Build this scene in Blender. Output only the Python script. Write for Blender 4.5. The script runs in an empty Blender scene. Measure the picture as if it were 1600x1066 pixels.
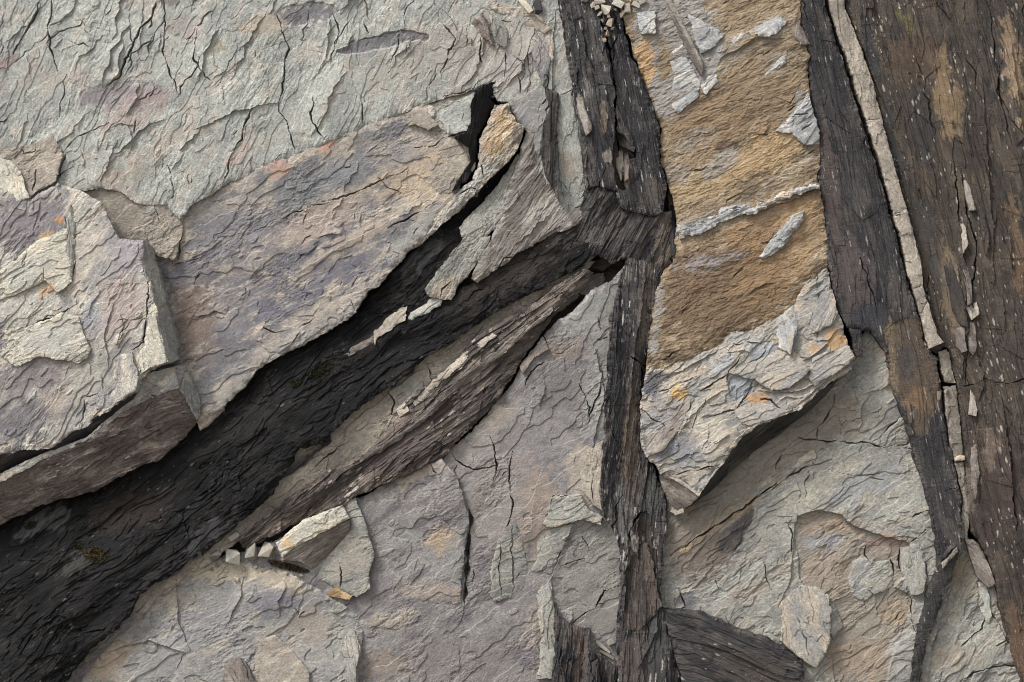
import bpy, bmesh, math, random
import numpy as np

# ------------------------------------------------------------------ camera, sky, sun, exposure
S = 0.0025            # metres per unit of the traced outlines (the view is 1600 units = 4 m wide)
D = 10.0              # camera distance from the rock face
ZC = 2.0              # height of the view centre above the ground
STEP = 1.05           # mesh spacing, in outline units

scene = bpy.context.scene
cam_data = bpy.data.cameras.new('camera')
cam = bpy.data.objects.new('camera', cam_data)
scene.collection.objects.link(cam)
cam.location = (0, -D, ZC)
cam.rotation_euler = (math.radians(90), 0, 0)
cam_data.sensor_width = 36.0
cam_data.lens = 36.0 * D / (1600 * S)
cam_data.clip_start = 0.1
cam_data.clip_end = 500
scene.camera = cam

SUN_EL, SUN_AZ = math.radians(50), math.radians(-52)      # azimuth from the viewer's side (-Y), negative = left
sun_dir = (math.sin(SUN_AZ) * math.cos(SUN_EL), -math.cos(SUN_AZ) * math.cos(SUN_EL), math.sin(SUN_EL))
world = bpy.data.worlds.new('World')
scene.world = world
world.use_nodes = True
wn = world.node_tree.nodes
sky = wn.new('ShaderNodeTexSky')
sky.sky_type = 'NISHITA'
sky.sun_disc = False
sky.sun_elevation = SUN_EL
sky.sun_rotation = math.atan2(sun_dir[0], sun_dir[1])
sky.air_density = 1.0
sky.dust_density = 4.0
sky.ozone_density = 0.6
wn['Background'].inputs['Strength'].default_value = 0.15
hsv = wn.new('ShaderNodeHueSaturation')       # thin cloud: most of the blue is lost
hsv.inputs['Saturation'].default_value = 0.35
world.node_tree.links.new(sky.outputs['Color'], hsv.inputs['Color'])
world.node_tree.links.new(hsv.outputs['Color'], wn['Background'].inputs['Color'])

sun_data = bpy.data.lights.new('sun', 'SUN')
sun_data.energy = 2.0
sun_data.angle = math.radians(12)
sun_data.color = (1.0, 0.98, 0.955)
sun = bpy.data.objects.new('sun', sun_data)
scene.collection.objects.link(sun)
from mathutils import Vector
sun.rotation_euler = Vector(sun_dir).to_track_quat('Z', 'Y').to_euler()

scene.view_settings.view_transform = 'Standard'
scene.view_settings.look = 'None'
scene.view_settings.gamma = 1.0
scene.cycles.filter_width = 1.0
scene.view_settings.exposure = 0.72

# ------------------------------------------------------------------ numeric noise
F = np.float32
_ga = np.linspace(0, 2 * np.pi, 256, endpoint=False)
GX, GY = np.cos(_ga).astype(F), np.sin(_ga).astype(F)

def _hash(ix, iy, seed):
    h = (ix.astype(np.uint32) * np.uint32(374761393) + iy.astype(np.uint32) * np.uint32(668265263)
         + np.uint32((seed * 2246822519) & 0xffffffff))
    h = (h ^ (h >> np.uint32(13))) * np.uint32(1274126177)
    h = (h ^ (h >> np.uint32(16))) * np.uint32(2654435769)
    return h ^ (h >> np.uint32(15))

def perlin(x, y, seed=0):
    fx, fy = np.floor(x), np.floor(y)
    ix, iy = fx.astype(np.int64), fy.astype(np.int64)
    dx, dy = (x - fx).astype(F), (y - fy).astype(F)
    def g(ox, oy):
        k = (_hash(ix + ox, iy + oy, seed) & np.uint32(255)).astype(np.int64)
        return GX[k] * (dx - ox) + GY[k] * (dy - oy)
    u = dx * dx * dx * (dx * (dx * 6 - 15) + 10)
    v = dy * dy * dy * (dy * (dy * 6 - 15) + 10)
    a, b, c, d = g(0, 0), g(1, 0), g(0, 1), g(1, 1)
    return ((a + u * (b - a)) * (1 - v) + (c + u * (d - c)) * v) * F(1.5)

def fbm(x, y, octv=4, seed=0, gain=0.5):
    t, a = 0, 1.0
    for i in range(octv):
        t = t + a * perlin(x, y, seed + i * 17)
        x, y, a = x * 2.03 + 3.1, y * 2.03 + 7.7, a * gain
    return t

def cells(x, y, seed=0):
    """Worley cells: a random tilted plane per cell, and the border distance."""
    fx, fy = np.floor(x), np.floor(y)
    ix, iy = fx.astype(np.int64), fy.astype(np.int64)
    d1 = np.full(x.shape, 9.0, F); d2 = np.full(x.shape, 9.0, F); pl = np.zeros(x.shape, F)
    for ox in (-1, 0, 1):
        for oy in (-1, 0, 1):
            h = _hash(ix + ox, iy + oy, seed)
            jx = (h & np.uint32(255)).astype(F) / 255; jy = ((h >> np.uint32(8)) & np.uint32(255)).astype(F) / 255
            ax = ((h >> np.uint32(16)) & np.uint32(255)).astype(F) / 127.5 - 1; ay = ((h >> np.uint32(24)) & np.uint32(255)).astype(F) / 127.5 - 1
            ddx = (x - fx - ox - jx).astype(F); ddy = (y - fy - oy - jy).astype(F)
            d = np.sqrt(ddx * ddx + ddy * ddy)
            p = ax * ddx + ay * ddy + (ax - ay) * F(0.35)
            near = d < d1
            d2 = np.where(near, d1, np.minimum(d2, d)); pl = np.where(near, p, pl); d1 = np.where(near, d, d1)
    return pl, d2 - d1

def ss(a, b, x):
    t = np.clip((x - a) / (b - a), 0, 1)
    return t * t * (3 - 2 * t)

def terr(f, sharp=0.22):
    i = np.floor(f)
    return i + ss(1 - sharp, 1, f - i)

ALB = 0.80
def lin(c):
    out = []
    for v in c:
        v /= 255.0
        out.append((v / 12.92 if v <= 0.04045 else ((v + 0.055) / 1.055) ** 2.4) * ALB)
    o = np.array(out, F)
    g = o @ np.array([0.3, 0.6, 0.1], F)
    return (g + (o - g) * 0.76).astype(F)

def rot(x, y, ang):
    a = math.radians(ang)
    return x * math.cos(a) + y * math.sin(a), -x * math.sin(a) + y * math.cos(a)

# ------------------------------------------------------------------ relief of each kind of rock (heights in outline units)
def rel_bed(x, y, ang):           # flaking bedding plane: smooth cleaved areas, stepped plates, rough broken areas
    u, v = rot(x, y, ang)
    u = u + perlin(x / 90, y / 90, 5) * 10; v = v + perlin(x / 85, y / 85, 9) * 6
    rough = 0.18 + 1.25 * ss(-0.25, 0.6, fbm(u / 150, v / 70, 3, 8))
    h = fbm(u / 260, v / 120, 2, 1) * 6
    h = h + terr(fbm(u / 170, v / 70, 4, 2) * 2.6, 0.05) * 2.8
    h = h + terr(fbm(u / 62, v / 24, 3, 3) * 2.2, 0.10) * 1.2 * (0.3 + 0.7 * rough)
    p, e = cells(u / 40, v / 15, 4)
    k = p * 1.0
    p, e = cells(u / 15, v / 5, 6)
    k = k + p * 0.7
    return h + rough * (k + fbm(u / 12, v / 3.2, 4, 7, 0.7) * 0.55) + fbm(u / 6, v / 3, 2, 10) * 0.25

def rel_smooth(x, y, ang):        # smoother slab, patches of pitted skin
    u, v = rot(x, y, ang)
    u = u + perlin(x / 80, y / 80, 5) * 10
    rough = 0.15 + 1.3 * ss(-0.15, 0.6, fbm(u / 110, v / 60, 3, 18))
    h = fbm(u / 240, v / 160, 2, 1) * 6
    h = h + terr(fbm(u / 150, v / 80, 4, 12) * 1.6, 0.04) * 2.0
    h = h + terr(fbm(u / 44, v / 24, 3, 13) * 1.5, 0.14) * 0.7 * rough
    p, e = cells(u / 12, v / 5, 16)
    return h + rough * (p * 0.6 + fbm(u / 9, v / 4, 4, 17, 0.7) * 0.5) + fbm(u / 5, v / 3, 2, 19) * 0.25

def rel_ledge(x, y, ang):         # dark rock broken into short irregular ledges and chips
    u, v = rot(x, y, ang)
    u = u + perlin(x / 130, y / 130, 55) * 16; v = v + fbm(x / 170, y / 170, 2, 56) * 12
    rough = 0.3 + 1.1 * ss(-0.3, 0.5, fbm(u / 120, v / 60, 3, 58))
    h = fbm(u / 200, v / 70, 3, 51) * 7
    p, e = cells(u / 85, v / 30, 52)
    h = h + p * 3.2 * rough
    h = h + terr(fbm(u / 140, v / 34, 3, 53) * 2.2, 0.08) * 2.0
    p, e = cells(u / 26, v / 9, 54)
    h = h + p * 1.5 * rough
    p, e = cells(u / 9, v / 3.6, 57)
    return h + p * 0.8 * rough + fbm(u / 14, v / 3, 3, 59, 0.6) * 0.4

def rel_slate(x, y, ang):         # splintery slate: long lens-shaped splinters stepping along ang
    u, v = rot(x, y, ang)
    v = v + fbm(x / 170, y / 170, 2, 25) * 7
    h = fbm(u / 330, v / 60, 2, 21) * 5
    p, e = cells(u / 150, v / 22, 24)
    h = h + p * 3.2
    p, e = cells((u + v * 0.7) / 46, v / 40, 29)          # cross joints
    h = h + p * 1.6
    p, e = cells(u / 80, v / 8, 26)
    h = h + p * 1.5
    p, e = cells(u / 34, v / 3.6, 28)
    h = h + p * 0.7
    h = h + terr(fbm(u / 260, v / 34, 3, 22) * 2.0, 0.06) * 1.8
    return h + fbm(u / 40, v / 2.8, 3, 27, 0.65) * 0.5

def rel_scaly(x, y, ang):         # crumbly rippled ochre skin
    u, v = rot(x, y, ang)
    u = u + perlin(x / 90, y / 90, 35) * 10; v = v + perlin(x / 85, y / 85, 36) * 6
    h = fbm(u / 190, v / 90, 2, 31) * 7
    h = h + terr(fbm(u / 70, v / 20, 3, 32) * 2.2, 0.15) * 1.3
    p, e = cells(u / 19, v / 7.5, 34)
    h = h + p * 1.3
    p, e = cells(u / 8, v / 3.4, 33)
    return h + p * 0.9 + fbm(u / 8, v / 2.8, 4, 37, 0.7) * 0.9

def rel_folded(x, y, ang):        # folded surface: bent, splintered cleavage
    u, v = rot(x, y, ang)
    v = v + fbm(x / 150, y / 150, 2, 45) * 14
    h = fbm(u / 200, v / 60, 2, 41) * 6
    p, e = cells(u / 110, v / 17, 44)
    h = h + p * 3.0
    p, e = cells(u / 44, v / 7, 46)
    h = h + p * 1.4
    p, e = cells(u / 20, v / 3.4, 48)
    return h + p * 0.7 + fbm(u / 30, v / 3, 3, 47, 0.65) * 0.5

RELIEF = {'bed': rel_bed, 'smooth': rel_smooth, 'slate': rel_slate, 'scaly': rel_scaly, 'folded': rel_folded, 'ledge': rel_ledge}

# ------------------------------------------------------------------ materials: rock colour attribute broken up by node noise, node bump
_mats = {}
def rock_mat(style, ang):
    key = (style, int(round(ang / 5.0) * 5))
    if key in _mats: return _mats[key]
    m = bpy.data.materials.new('rock_' + style)
    m.use_nodes = True
    nt = m.node_tree; n = nt.nodes; L = nt.links
    b = n['Principled BSDF']
    at = n.new('ShaderNodeAttribute'); at.attribute_name = 'rock_colour'
    tc = n.new('ShaderNodeTexCoord')
    mp = n.new('ShaderNodeMapping'); mp.vector_type = 'POINT'
    mp.inputs['Rotation'].default_value = (0, math.radians(-key[1]), 0)
    st = {'bed': (0.55, 1, 1), 'smooth': (0.7, 1, 1), 'slate': (0.16, 1, 1), 'scaly': (0.5, 1, 1), 'folded': (0.25, 1, 1), 'ledge': (0.5, 1, 1)}[style]
    mp.inputs['Scale'].default_value = st
    L.new(tc.outputs['Object'], mp.inputs['Vector'])
    n1 = n.new('ShaderNodeTexNoise'); n1.inputs['Scale'].default_value = 240; n1.inputs['Detail'].default_value = 6; n1.inputs['Roughness'].default_value = 0.7
    n2 = n.new('ShaderNodeTexNoise'); n2.inputs['Scale'].default_value = 22; n2.inputs['Detail'].default_value = 5; n2.inputs['Roughness'].default_value = 0.65
    L.new(mp.outputs['Vector'], n1.inputs['Vector']); L.new(mp.outputs['Vector'], n2.inputs['Vector'])
    r1 = n.new('ShaderNodeMapRange'); r1.inputs[1].default_value = 0.3; r1.inputs[2].default_value = 0.7; r1.inputs[3].default_value = 0.72; r1.inputs[4].default_value = 1.28
    r2 = n.new('ShaderNodeMapRange'); r2.inputs[1].default_value = 0.3; r2.inputs[2].default_value = 0.7; r2.inputs[3].default_value = 0.85; r2.inputs[4].default_value = 1.15
    L.new(n1.outputs['Fac'], r1.inputs[0]); L.new(n2.outputs['Fac'], r2.inputs[0])
    mu = n.new('ShaderNodeMath'); mu.operation = 'MULTIPLY'
    L.new(r1.outputs[0], mu.inputs[0]); L.new(r2.outputs[0], mu.inputs[1])
    vm = n.new('ShaderNodeVectorMath'); vm.operation = 'SCALE'
    L.new(at.outputs['Color'], vm.inputs[0]); L.new(mu.outputs[0], vm.inputs['Scale'])
    L.new(vm.outputs[0], b.inputs['Base Color'])
    bp = n.new('ShaderNodeBump'); bp.inputs['Distance'].default_value = 0.005; bp.inputs['Strength'].default_value = 0.7
    L.new(n1.outputs['Fac'], bp.inputs['Height']); L.new(bp.outputs[0], b.inputs['Normal'])
    b.inputs['Roughness'].default_value = 0.66 if style in ('slate', 'folded', 'ledge') else 0.85
    b.inputs['Specular IOR Level'].default_value = {'ledge': 0.16, 'slate': 0.28, 'folded': 0.28}.get(style, 0.25)
    _mats[key] = m
    return m

# ------------------------------------------------------------------ traced outlines -> solid rock pieces
def dense(poly, jag, closed=True, sp=2.0):
    p = np.array(poly, float)
    q = np.vstack([p, p[:1]]) if closed else p
    out = []
    for a, b in zip(q[:-1], q[1:]):
        k = max(1, int(np.hypot(*(b - a)) / sp))
        t = np.arange(k)[:, None] / k
        out.append(a + (b - a) * t)
    if not closed: out.append(q[-1:])
    o = np.vstack(out)
    if jag:
        x, y = o[:, 0], o[:, 1]
        dx = perlin(x / 26, y / 26, 71) * 1.3 + cells(x / 11, y / 11, 72)[0] * 0.8 + perlin(x / 5, y / 5, 73) * 0.45
        dy = perlin(x / 26, y / 26, 81) * 1.3 + cells(x / 11, y / 11, 82)[0] * 0.8 + perlin(x / 5, y / 5, 83) * 0.45
        o = o + np.stack([dx, dy], 1) * jag
    return o

def inside(poly, gx, gy):
    """Even-odd test of a rectilinear grid (1D gx, 1D gy)."""
    p = np.asarray(poly); x0, y0 = p[:, 0], p[:, 1]; x1, y1 = np.roll(x0, -1), np.roll(y0, -1)
    m = np.zeros((len(gy), len(gx)), bool)
    for i, yy in enumerate(gy):
        c = (y0 > yy) != (y1 > yy)
        if not c.any(): continue
        xs = np.sort(x0[c] + (yy - y0[c]) / (y1[c] - y0[c]) * (x1[c] - x0[c]))
        m[i] = np.searchsorted(xs, gx) % 2 == 1
    return m

def seg_dist(pl, x, y):
    """distance to polyline, side sign, fraction along."""
    best = np.full(x.shape, 1e9); side = np.zeros(x.shape); fr = np.zeros(x.shape)
    n = len(pl) - 1
    for i in range(n):
        a, b = pl[i], pl[i + 1]; d = b - a; L2 = max(1e-6, d @ d)
        t = np.clip(((x - a[0]) * d[0] + (y - a[1]) * d[1]) / L2, 0, 1)
        dd = np.hypot(x - a[0] - t * d[0], y - a[1] - t * d[1])
        cr = d[0] * (y - a[1]) - d[1] * (x - a[0])
        w = dd < best
        best = np.where(w, dd, best); side = np.where(w, np.sign(cr), side); fr = np.where(w, (i + t) / n, fr)
    return best, side, fr

def surface(hp):
    """height control points -> function (one: flat; up to three: plane; more: thin plate spline)."""
    a = np.array(hp, float).reshape(-1, 3)
    if len(a) == 1: return lambda x, y: np.full(x.shape, a[0, 2])
    if len(a) <= 3:
        A = np.c_[a[:, :2], np.ones(len(a))]
        k = np.linalg.lstsq(A, a[:, 2], rcond=None)[0]
        return lambda x, y: k[0] * x + k[1] * y + k[2]
    P = a[:, :2] / 100; n = len(a)
    def U(r2): return np.where(r2 > 1e-9, r2 * np.log(np.maximum(r2, 1e-9)), 0)
    K = U(((P[:, None] - P[None]) ** 2).sum(-1)) + np.eye(n) * 0.02
    Q = np.c_[np.ones(n), P]
    M = np.block([[K, Q], [Q.T, np.zeros((3, 3))]])
    w = np.linalg.solve(M, np.r_[a[:, 2], 0, 0, 0])
    def f(x, y):
        x, y = x / 100, y / 100
        h = w[n] + w[n + 1] * x + w[n + 2] * y
        for i in range(n): h = h + w[i] * U((x - P[i, 0]) ** 2 + (y - P[i, 1]) ** 2)
        return h
    return f

HX0, HY0, HSP = -260.0, -260.0, 2.0
HB = np.full((800, 1070), -60.0)           # height of the topmost rock so far, to seat flakes and stones

def hb_at(x, y):
    ix = np.clip(((np.asarray(x) - HX0) / HSP).astype(int), 0, HB.shape[1] - 1); iy = np.clip(((np.asarray(y) - HY0) / HSP).astype(int), 0, HB.shape[0] - 1)
    return HB[iy, ix]

def wpos(x, y, h, f=1.0):
    return (x - 800.0) * S * f, -h * S, ZC - (y - 533.0) * S * f

def props(o, label, cat, group=None, kind=None):
    if label: o['label'] = label
    if cat: o['category'] = cat
    if group: o['group'] = group
    if kind: o['kind'] = kind
    return o

def thing(name, label, cat, at, group=None):
    o = bpy.data.objects.new(name, None)
    o.empty_display_size = 0.05
    scene.collection.objects.link(o)
    o.location = wpos(*at)
    return props(o, label, cat, group)

PAL = {
 'grey': [(170, 172, 162), (151, 153, 146), (176, 170, 158)],
 'pink': [(160, 150, 139), (122, 120, 121), (174, 161, 144)],
 'block': [(178, 174, 161), (140, 135, 133), (186, 174, 157)],
 'purple': [(133, 127, 125), (148, 143, 138), (113, 107, 108)],
 'green': [(156, 154, 143), (139, 137, 130), (160, 153, 138)],
 'ochre': [(148, 126, 94), (122, 104, 80), (164, 143, 111)],
 'quartz': [(176, 173, 167), (156, 157, 157), (190, 185, 176)],
 'lip': [(164, 156, 143), (142, 140, 136), (172, 158, 138)],
 'slate': [(55, 52, 53), (44, 42, 44), (76, 70, 67)],
 'black': [(21, 20, 21), (15, 15, 16), (34, 31, 29)],
 'brown': [(84, 74, 67), (67, 59, 55), (108, 95, 84)],
 'schist': [(55, 49, 46), (44, 42, 41), (78, 68, 57)],
 'tan': [(164, 152, 135), (148, 138, 124), (174, 162, 144)],
 'cream': [(190, 183, 163), (174, 169, 153), (196, 184, 160)],
 'fold':   [(128, 116, 106), (104, 94, 88), (148, 138, 126)],
}

def patch(name, poly, hp, style='bed', pal='grey', ang=-25, rel=1.0, jag=2.2, bevel=(3.0, 5.0), back=None, cracks=(), scarps=(), regs=(), rc=(),
          flecks=None, parent=None, on=None, tilt=(0, 0), label=None, cat=None, group=None, seed=0, step=None, kind=None, fibre=None):
    st = step or STEP
    o = dense(poly, jag)
    lo, hi = o.min(0) - 2 * st, o.max(0) + 2 * st
    gx = np.arange(math.floor(lo[0] / st), math.ceil(hi[0] / st) + 1) * st
    gy = np.arange(math.floor(lo[1] / st), math.ceil(hi[1] / st) + 1) * st
    cin = inside(o, gx[:-1] + st / 2, gy[:-1] + st / 2)
    if not cin.any(): return None
    X, Y = np.meshgrid(gx, gy)
    vin = np.zeros(X.shape, bool)
    vin[:-1, :-1] |= cin; vin[1:, :-1] |= cin; vin[:-1, 1:] |= cin; vin[1:, 1:] |= cin
    cnt = np.zeros(X.shape, int)
    cnt[:-1, :-1] += cin; cnt[1:, :-1] += cin; cnt[:-1, 1:] += cin; cnt[1:, 1:] += cin
    bnd = vin & (cnt < 4)
    bx, by = X[bnd], Y[bnd]
    for s0 in range(0, len(bx), 2000):                       # snap the border onto the outline
        q = np.stack([bx[s0:s0 + 2000], by[s0:s0 + 2000]], 1)
        d2 = ((q[:, None] - o[None]) ** 2).sum(-1); k = d2.argmin(1)
        ok = d2[np.arange(len(q)), k] < (1.6 * st) ** 2
        q[ok] = o[k[ok]]
        bx[s0:s0 + 2000] = q[:, 0]; by[s0:s0 + 2000] = q[:, 1]
    X[bnd], Y[bnd] = bx, by
    dist = np.zeros(X.shape); e = vin & ~bnd; K = int(bevel[1] * 3 / st) + 1
    for i in range(K):
        dist[e] += st
        e2 = e.copy(); e2[1:] &= e[:-1]; e2[:-1] &= e[1:]; e2[:, 1:] &= e[:, :-1]; e2[:, :-1] &= e[:, 1:]
        e = e2
    # heights
    if on is not None:
        ys, xs = np.nonzero(cin); sel = np.linspace(0, len(xs) - 1, min(len(xs), 4000)).astype(int)
        qx, qy = gx[xs[sel]], gy[ys[sel]]; hz = hb_at(qx, qy)
        cx, cy = qx.mean(), qy.mean()
        kk = np.linalg.lstsq(np.c_[qx - cx, qy - cy, np.ones(len(qx))], hz, rcond=None)[0]
        kk[:2] = np.clip(kk[:2], -0.5, 0.5)
        if tilt == 'grow':
            ext = max(8.0, math.sqrt(qx.var() + qy.var()) * 1.5); tilt = (0.62 * on / ext, 0.62 * on / ext)
        H = kk[2] + (kk[0] + tilt[0]) * (X - cx) + (kk[1] + tilt[1]) * (Y - cy) + on
        if back is None: back = float(min(H[vin].min(), np.percentile(hz, 5))) - 8
    else:
        H = surface(hp)(X, Y)
        if back is None: back = -70.0
    ox = seed * 137.0
    H = H + RELIEF[style](X + ox, Y + ox * 0.7, ang) * rel
    W, Hh = len(gx), len(gy)
    def window(pl, r):
        i0, i1 = np.searchsorted(gx, [pl[:, 0].min() - r, pl[:, 0].max() + r]); j0, j1 = np.searchsorted(gy, [pl[:, 1].min() - r, pl[:, 1].max() + r])
        return slice(j0, j1), slice(i0, i1)
    def do_crack(pl, w, dep):
        sl = window(pl, w + 10)
        if sl[0].start >= sl[0].stop or sl[1].start >= sl[1].stop: return
        d, s, f = seg_dist(pl, X[sl], Y[sl])
        tp = np.clip(np.minimum(f, 1 - f) * 5, 0, 1)
        op = np.clip(0.55 + 0.9 * perlin(X[sl] / 21, Y[sl] / 21, 181 + seed), 0.12, 1.4)      # hairline to open
        ww = np.maximum(w * op * (0.4 + 0.6 * tp), 0.35)
        H[sl] -= dep * np.clip(1.3 - d / ww, 0, 1) * (0.35 + 0.65 * tp) * np.clip(op + 0.2, 0, 1)
        H[sl] += np.where(s > 0, np.exp(-d / 6.0), 0) * tp * min(1.6, dep * 0.14)             # one lip stands proud
    def do_scarp(pl, amp, L):
        sl = window(pl, L * 3)
        if sl[0].start >= sl[0].stop or sl[1].start >= sl[1].stop: return
        d, s, f = seg_dist(pl, X[sl], Y[sl])
        tp = np.sin(np.pi * np.clip(f, 0.0, 1.0)) ** 0.6 if True else 1
        H[sl] += amp * np.where(s > 0, np.exp(-d / L), 0) * tp
    for (w, dep, pts) in cracks: do_crack(dense(pts, 2.1, False, 3), w * 0.62, dep)
    for (amp, L, pts) in scarps: do_scarp(dense(pts, 1.6, False, 4), amp, L)
    rng = np.random.RandomState(11 + seed)
    for (n, a0, spr, l0, l1) in rc:
        P0 = o
        for k in range(n):
            L = l0 * (l1 / l0) ** rng.rand(); a = math.radians(a0 + rng.randn() * spr)
            cx = rng.uniform(gx[0], gx[-1]); cy = rng.uniform(gy[0], gy[-1])
            m = max(2, int(L / 8)); pts = [(cx, cy)]
            for q in range(m):
                aa = a + rng.choice((-1, 1)) * rng.uniform(0.05, 0.6); q_ = rng.uniform(4, 12)
                pts.append((pts[-1][0] + q_ * math.cos(aa), pts[-1][1] + q_ * math.sin(aa)))
            pl = np.array(pts)
            r = rng.rand()
            if r < (0.28 if L > 28 else 0.12): do_crack(pl, rng.uniform(0.7, 1.15), rng.uniform(3, 7))
            else: do_scarp(pl if rng.rand() < 0.75 else pl[::-1], min(4.5, 0.3 + L * 0.05) * rng.uniform(0.5, 1.3), rng.uniform(3, 8) + L * 0.12)
    # colour
    c = [lin(q) for q in (PAL[pal] if isinstance(pal, str) else pal)]
    u, v = rot(X + ox, Y + ox * 0.7, ang)
    stretch = {'slate': 2.6, 'folded': 2.6, 'smooth': 2.4, 'ledge': 1.8}.get(style, 1.8)
    w1 = fbm(X / 60, Y / 60, 3, 93) * 14
    m1 = ss(-0.35, 0.45, fbm((u + w1) / (46 * stretch), (v + w1) / 46, 4, 91 + seed))[..., None]
    C = c[0] * (1 - m1) + c[1] * m1
    m2 = ss(0.1, 0.55, fbm((u + w1) / (30 * stretch), v / 22, 4, 97 + seed))[..., None]
    C = C * (1 - m2) + c[2] * m2
    C = C * (1 + 0.22 * fbm(u / (4 * stretch), v / 4, 3, 101)[..., None])
    gr = perlin(u / (1.6 * stretch), v / 1.9, 103)
    C = C * (1 + 0.22 * ss(0.25, 0.6, gr) - 0.22 * ss(0.25, 0.6, -gr))[..., None]
    if fibre:                                                  # pale mineral fibres along the cleavage
        fm = ss(fibre[1], fibre[1] + 0.25, fbm(u / 34, v / 2.2, 3, 111 + seed))[..., None] * fibre[2]
        C = C * (1 - fm) + lin(fibre[0]) * fm
    for rg in regs:                                            # mineral stains, shallow spalls and some painted shade: (outline, dh, soft, colour, strength[, noise])
        rp = dense(rg[0], 3.0)
        sl = window(rp, 60)
        if sl[0].start >= sl[0].stop or sl[1].start >= sl[1].stop: continue
        sub = inside(rp, gx[sl[1]], gy[sl[0]])
        if not sub.any(): continue
        soft = rg[2]; k = max(1, int(round(soft / st)))
        b = np.pad(sub.astype(F), k * 3, mode='edge' if False else 'constant')
        for _ in range(2):                                     # box blur
            cs = np.cumsum(np.pad(b, ((0, 0), (k + 1, k))), 1); b = (cs[:, 2 * k + 1:] - cs[:, :-2 * k - 1]) / (2 * k + 1)
            cs = np.cumsum(np.pad(b, ((k + 1, k), (0, 0))), 0); b = (cs[2 * k + 1:] - cs[:-2 * k - 1]) / (2 * k + 1)
        b = b[k * 3:-k * 3, k * 3:-k * 3]
        nz = fbm(u[sl] / 26, v[sl] / 11, 6, 120 + seed, 0.68) * (rg[5] if len(rg) > 5 else 0.75)
        mk = ss(0.3, 0.7, b + nz * np.clip(4 * b * (1 - b) + 0.35, 0, 1))
        mk = mk * (b > 0.02)
        H[sl] += rg[1] * ss(0.35, 0.6, b + 0.15 * nz)
        if rg[3] is not None:
            cc = lin(rg[3]); var = (1 + 0.2 * fbm(u[sl] / 12, v[sl] / 6, 3, 131))[..., None]
            kx = (mk * rg[4])[..., None]
            C[sl] = C[sl] * (1 - kx) + cc * var * kx
    if flecks:                                                 # elongated pale specks: (colour, length, width, density)
        fc, fl, fw, dn = flecks
        for lay, (fs, thr) in enumerate(((1.0, dn), (1.9, dn * 1.1))):
            pa, ea = u / (fl * fs), v / (fw * fs)
            fx, fy = np.floor(pa), np.floor(pa * 0 + ea)
            hsh = _hash(fx.astype(np.int64), fy.astype(np.int64), 150 + lay + seed)
            r0 = (hsh & np.uint32(1023)).astype(F) / 1023; r1 = ((hsh >> np.uint32(10)) & np.uint32(255)).astype(F) / 255; r2 = ((hsh >> np.uint32(18)) & np.uint32(255)).astype(F) / 255
            sz = 0.12 + 0.32 * r2
            dd = np.sqrt(((pa - fx - 0.3 - 0.4 * r1) / sz) ** 2 + ((ea - fy - 0.35 - 0.3 * r2) / (sz * 0.9)) ** 2) + 0.35 * perlin(X / 3, Y / 3, 155)
            clus = 0.5 + 1.0 * perlin(X / 60, Y / 90, 157)
            mk = (ss(1.05, 0.7, dd) * (r0 < thr * np.clip(clus, 0, 1.3)))[..., None]
            C = C * (1 - mk) + lin(fc) * mk
            H = H + mk[..., 0] * 0.8
    # broken edge
    if bevel[0]:
        nb = 0.65 + 0.9 * perlin(X / 17, Y / 17, 161) + 0.5 * perlin(X / 6, Y / 6, 162)
        H = H - np.clip(bevel[0] * nb, 0, None) * np.exp(-dist / bevel[1]) * vin
    hm = float(H[vin].mean()); f = 1 - hm * S / D
    ij = np.nonzero(vin); ix = ((X[ij] - HX0) / HSP).astype(int); iy = ((Y[ij] - HY0) / HSP).astype(int)
    ok = (ix >= 0) & (iy >= 0) & (ix < HB.shape[1]) & (iy < HB.shape[0])
    np.maximum.at(HB, (iy[ok], ix[ok]), H[ij][ok])
    # mesh
    idx = np.full(X.shape, -1, int); nv = int(vin.sum()); idx[vin] = np.arange(nv)
    px, py, ph = X[vin], Y[vin], H[vin]; pc = np.clip(C[vin], 0.004, 0.9)
    cj, ci = np.nonzero(cin)
    quads = np.stack([idx[cj, ci], idx[cj + 1, ci], idx[cj + 1, ci + 1], idx[cj, ci + 1]], 1)
    pad = np.pad(cin, 1)
    ed = []
    for (dj, di, a, b) in ((-1, 0, (0, 1), (0, 0)), (1, 0, (1, 0), (1, 1)), (0, -1, (0, 0), (1, 0)), (0, 1, (1, 1), (0, 1))):
        m = cin & ~pad[1 + dj:pad.shape[0] - 1 + dj, 1 + di:pad.shape[1] - 1 + di]
        jj, ii = np.nonzero(m)
        ed.append(np.stack([idx[jj + a[0], ii + a[1]], idx[jj + b[0], ii + b[1]]], 1))
    ed = np.vstack(ed)
    bv = np.unique(ed); rm = np.full(nv, -1, int); rm[bv] = np.arange(len(bv)); nb_ = len(bv)
    rings = 4; wx, wy, wh, wc = [px], [py], [ph], [pc]; walls = []
    prev = bv
    for r in range(1, rings + 1):                               # side walls, four rough courses down to the back
        t = (r / rings) ** 1.6
        hh = ph[bv] * (1 - t) + min(back, ph[bv].min() - 2) * t
        jx = px[bv] + perlin(px[bv] / 9, hh / 4, 171) * 1.2 * (r < rings); jy = py[bv] + perlin(py[bv] / 9, hh / 4, 172) * 1.2 * (r < rings)
        wx.append(jx); wy.append(jy); wh.append(hh); wc.append(np.clip(pc[bv] * (1 + 0.3 * perlin(px[bv] / 12 + r, py[bv] / 12, 173))[:, None], 0.004, 0.9))
        cur = np.arange(nb_) + nv + (r - 1) * nb_
        walls.append(np.stack([prev[rm[ed[:, 0]]], cur[rm[ed[:, 0]]], cur[rm[ed[:, 1]]], prev[rm[ed[:, 1]]]], 1)[:, ::-1])
        prev = cur
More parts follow.
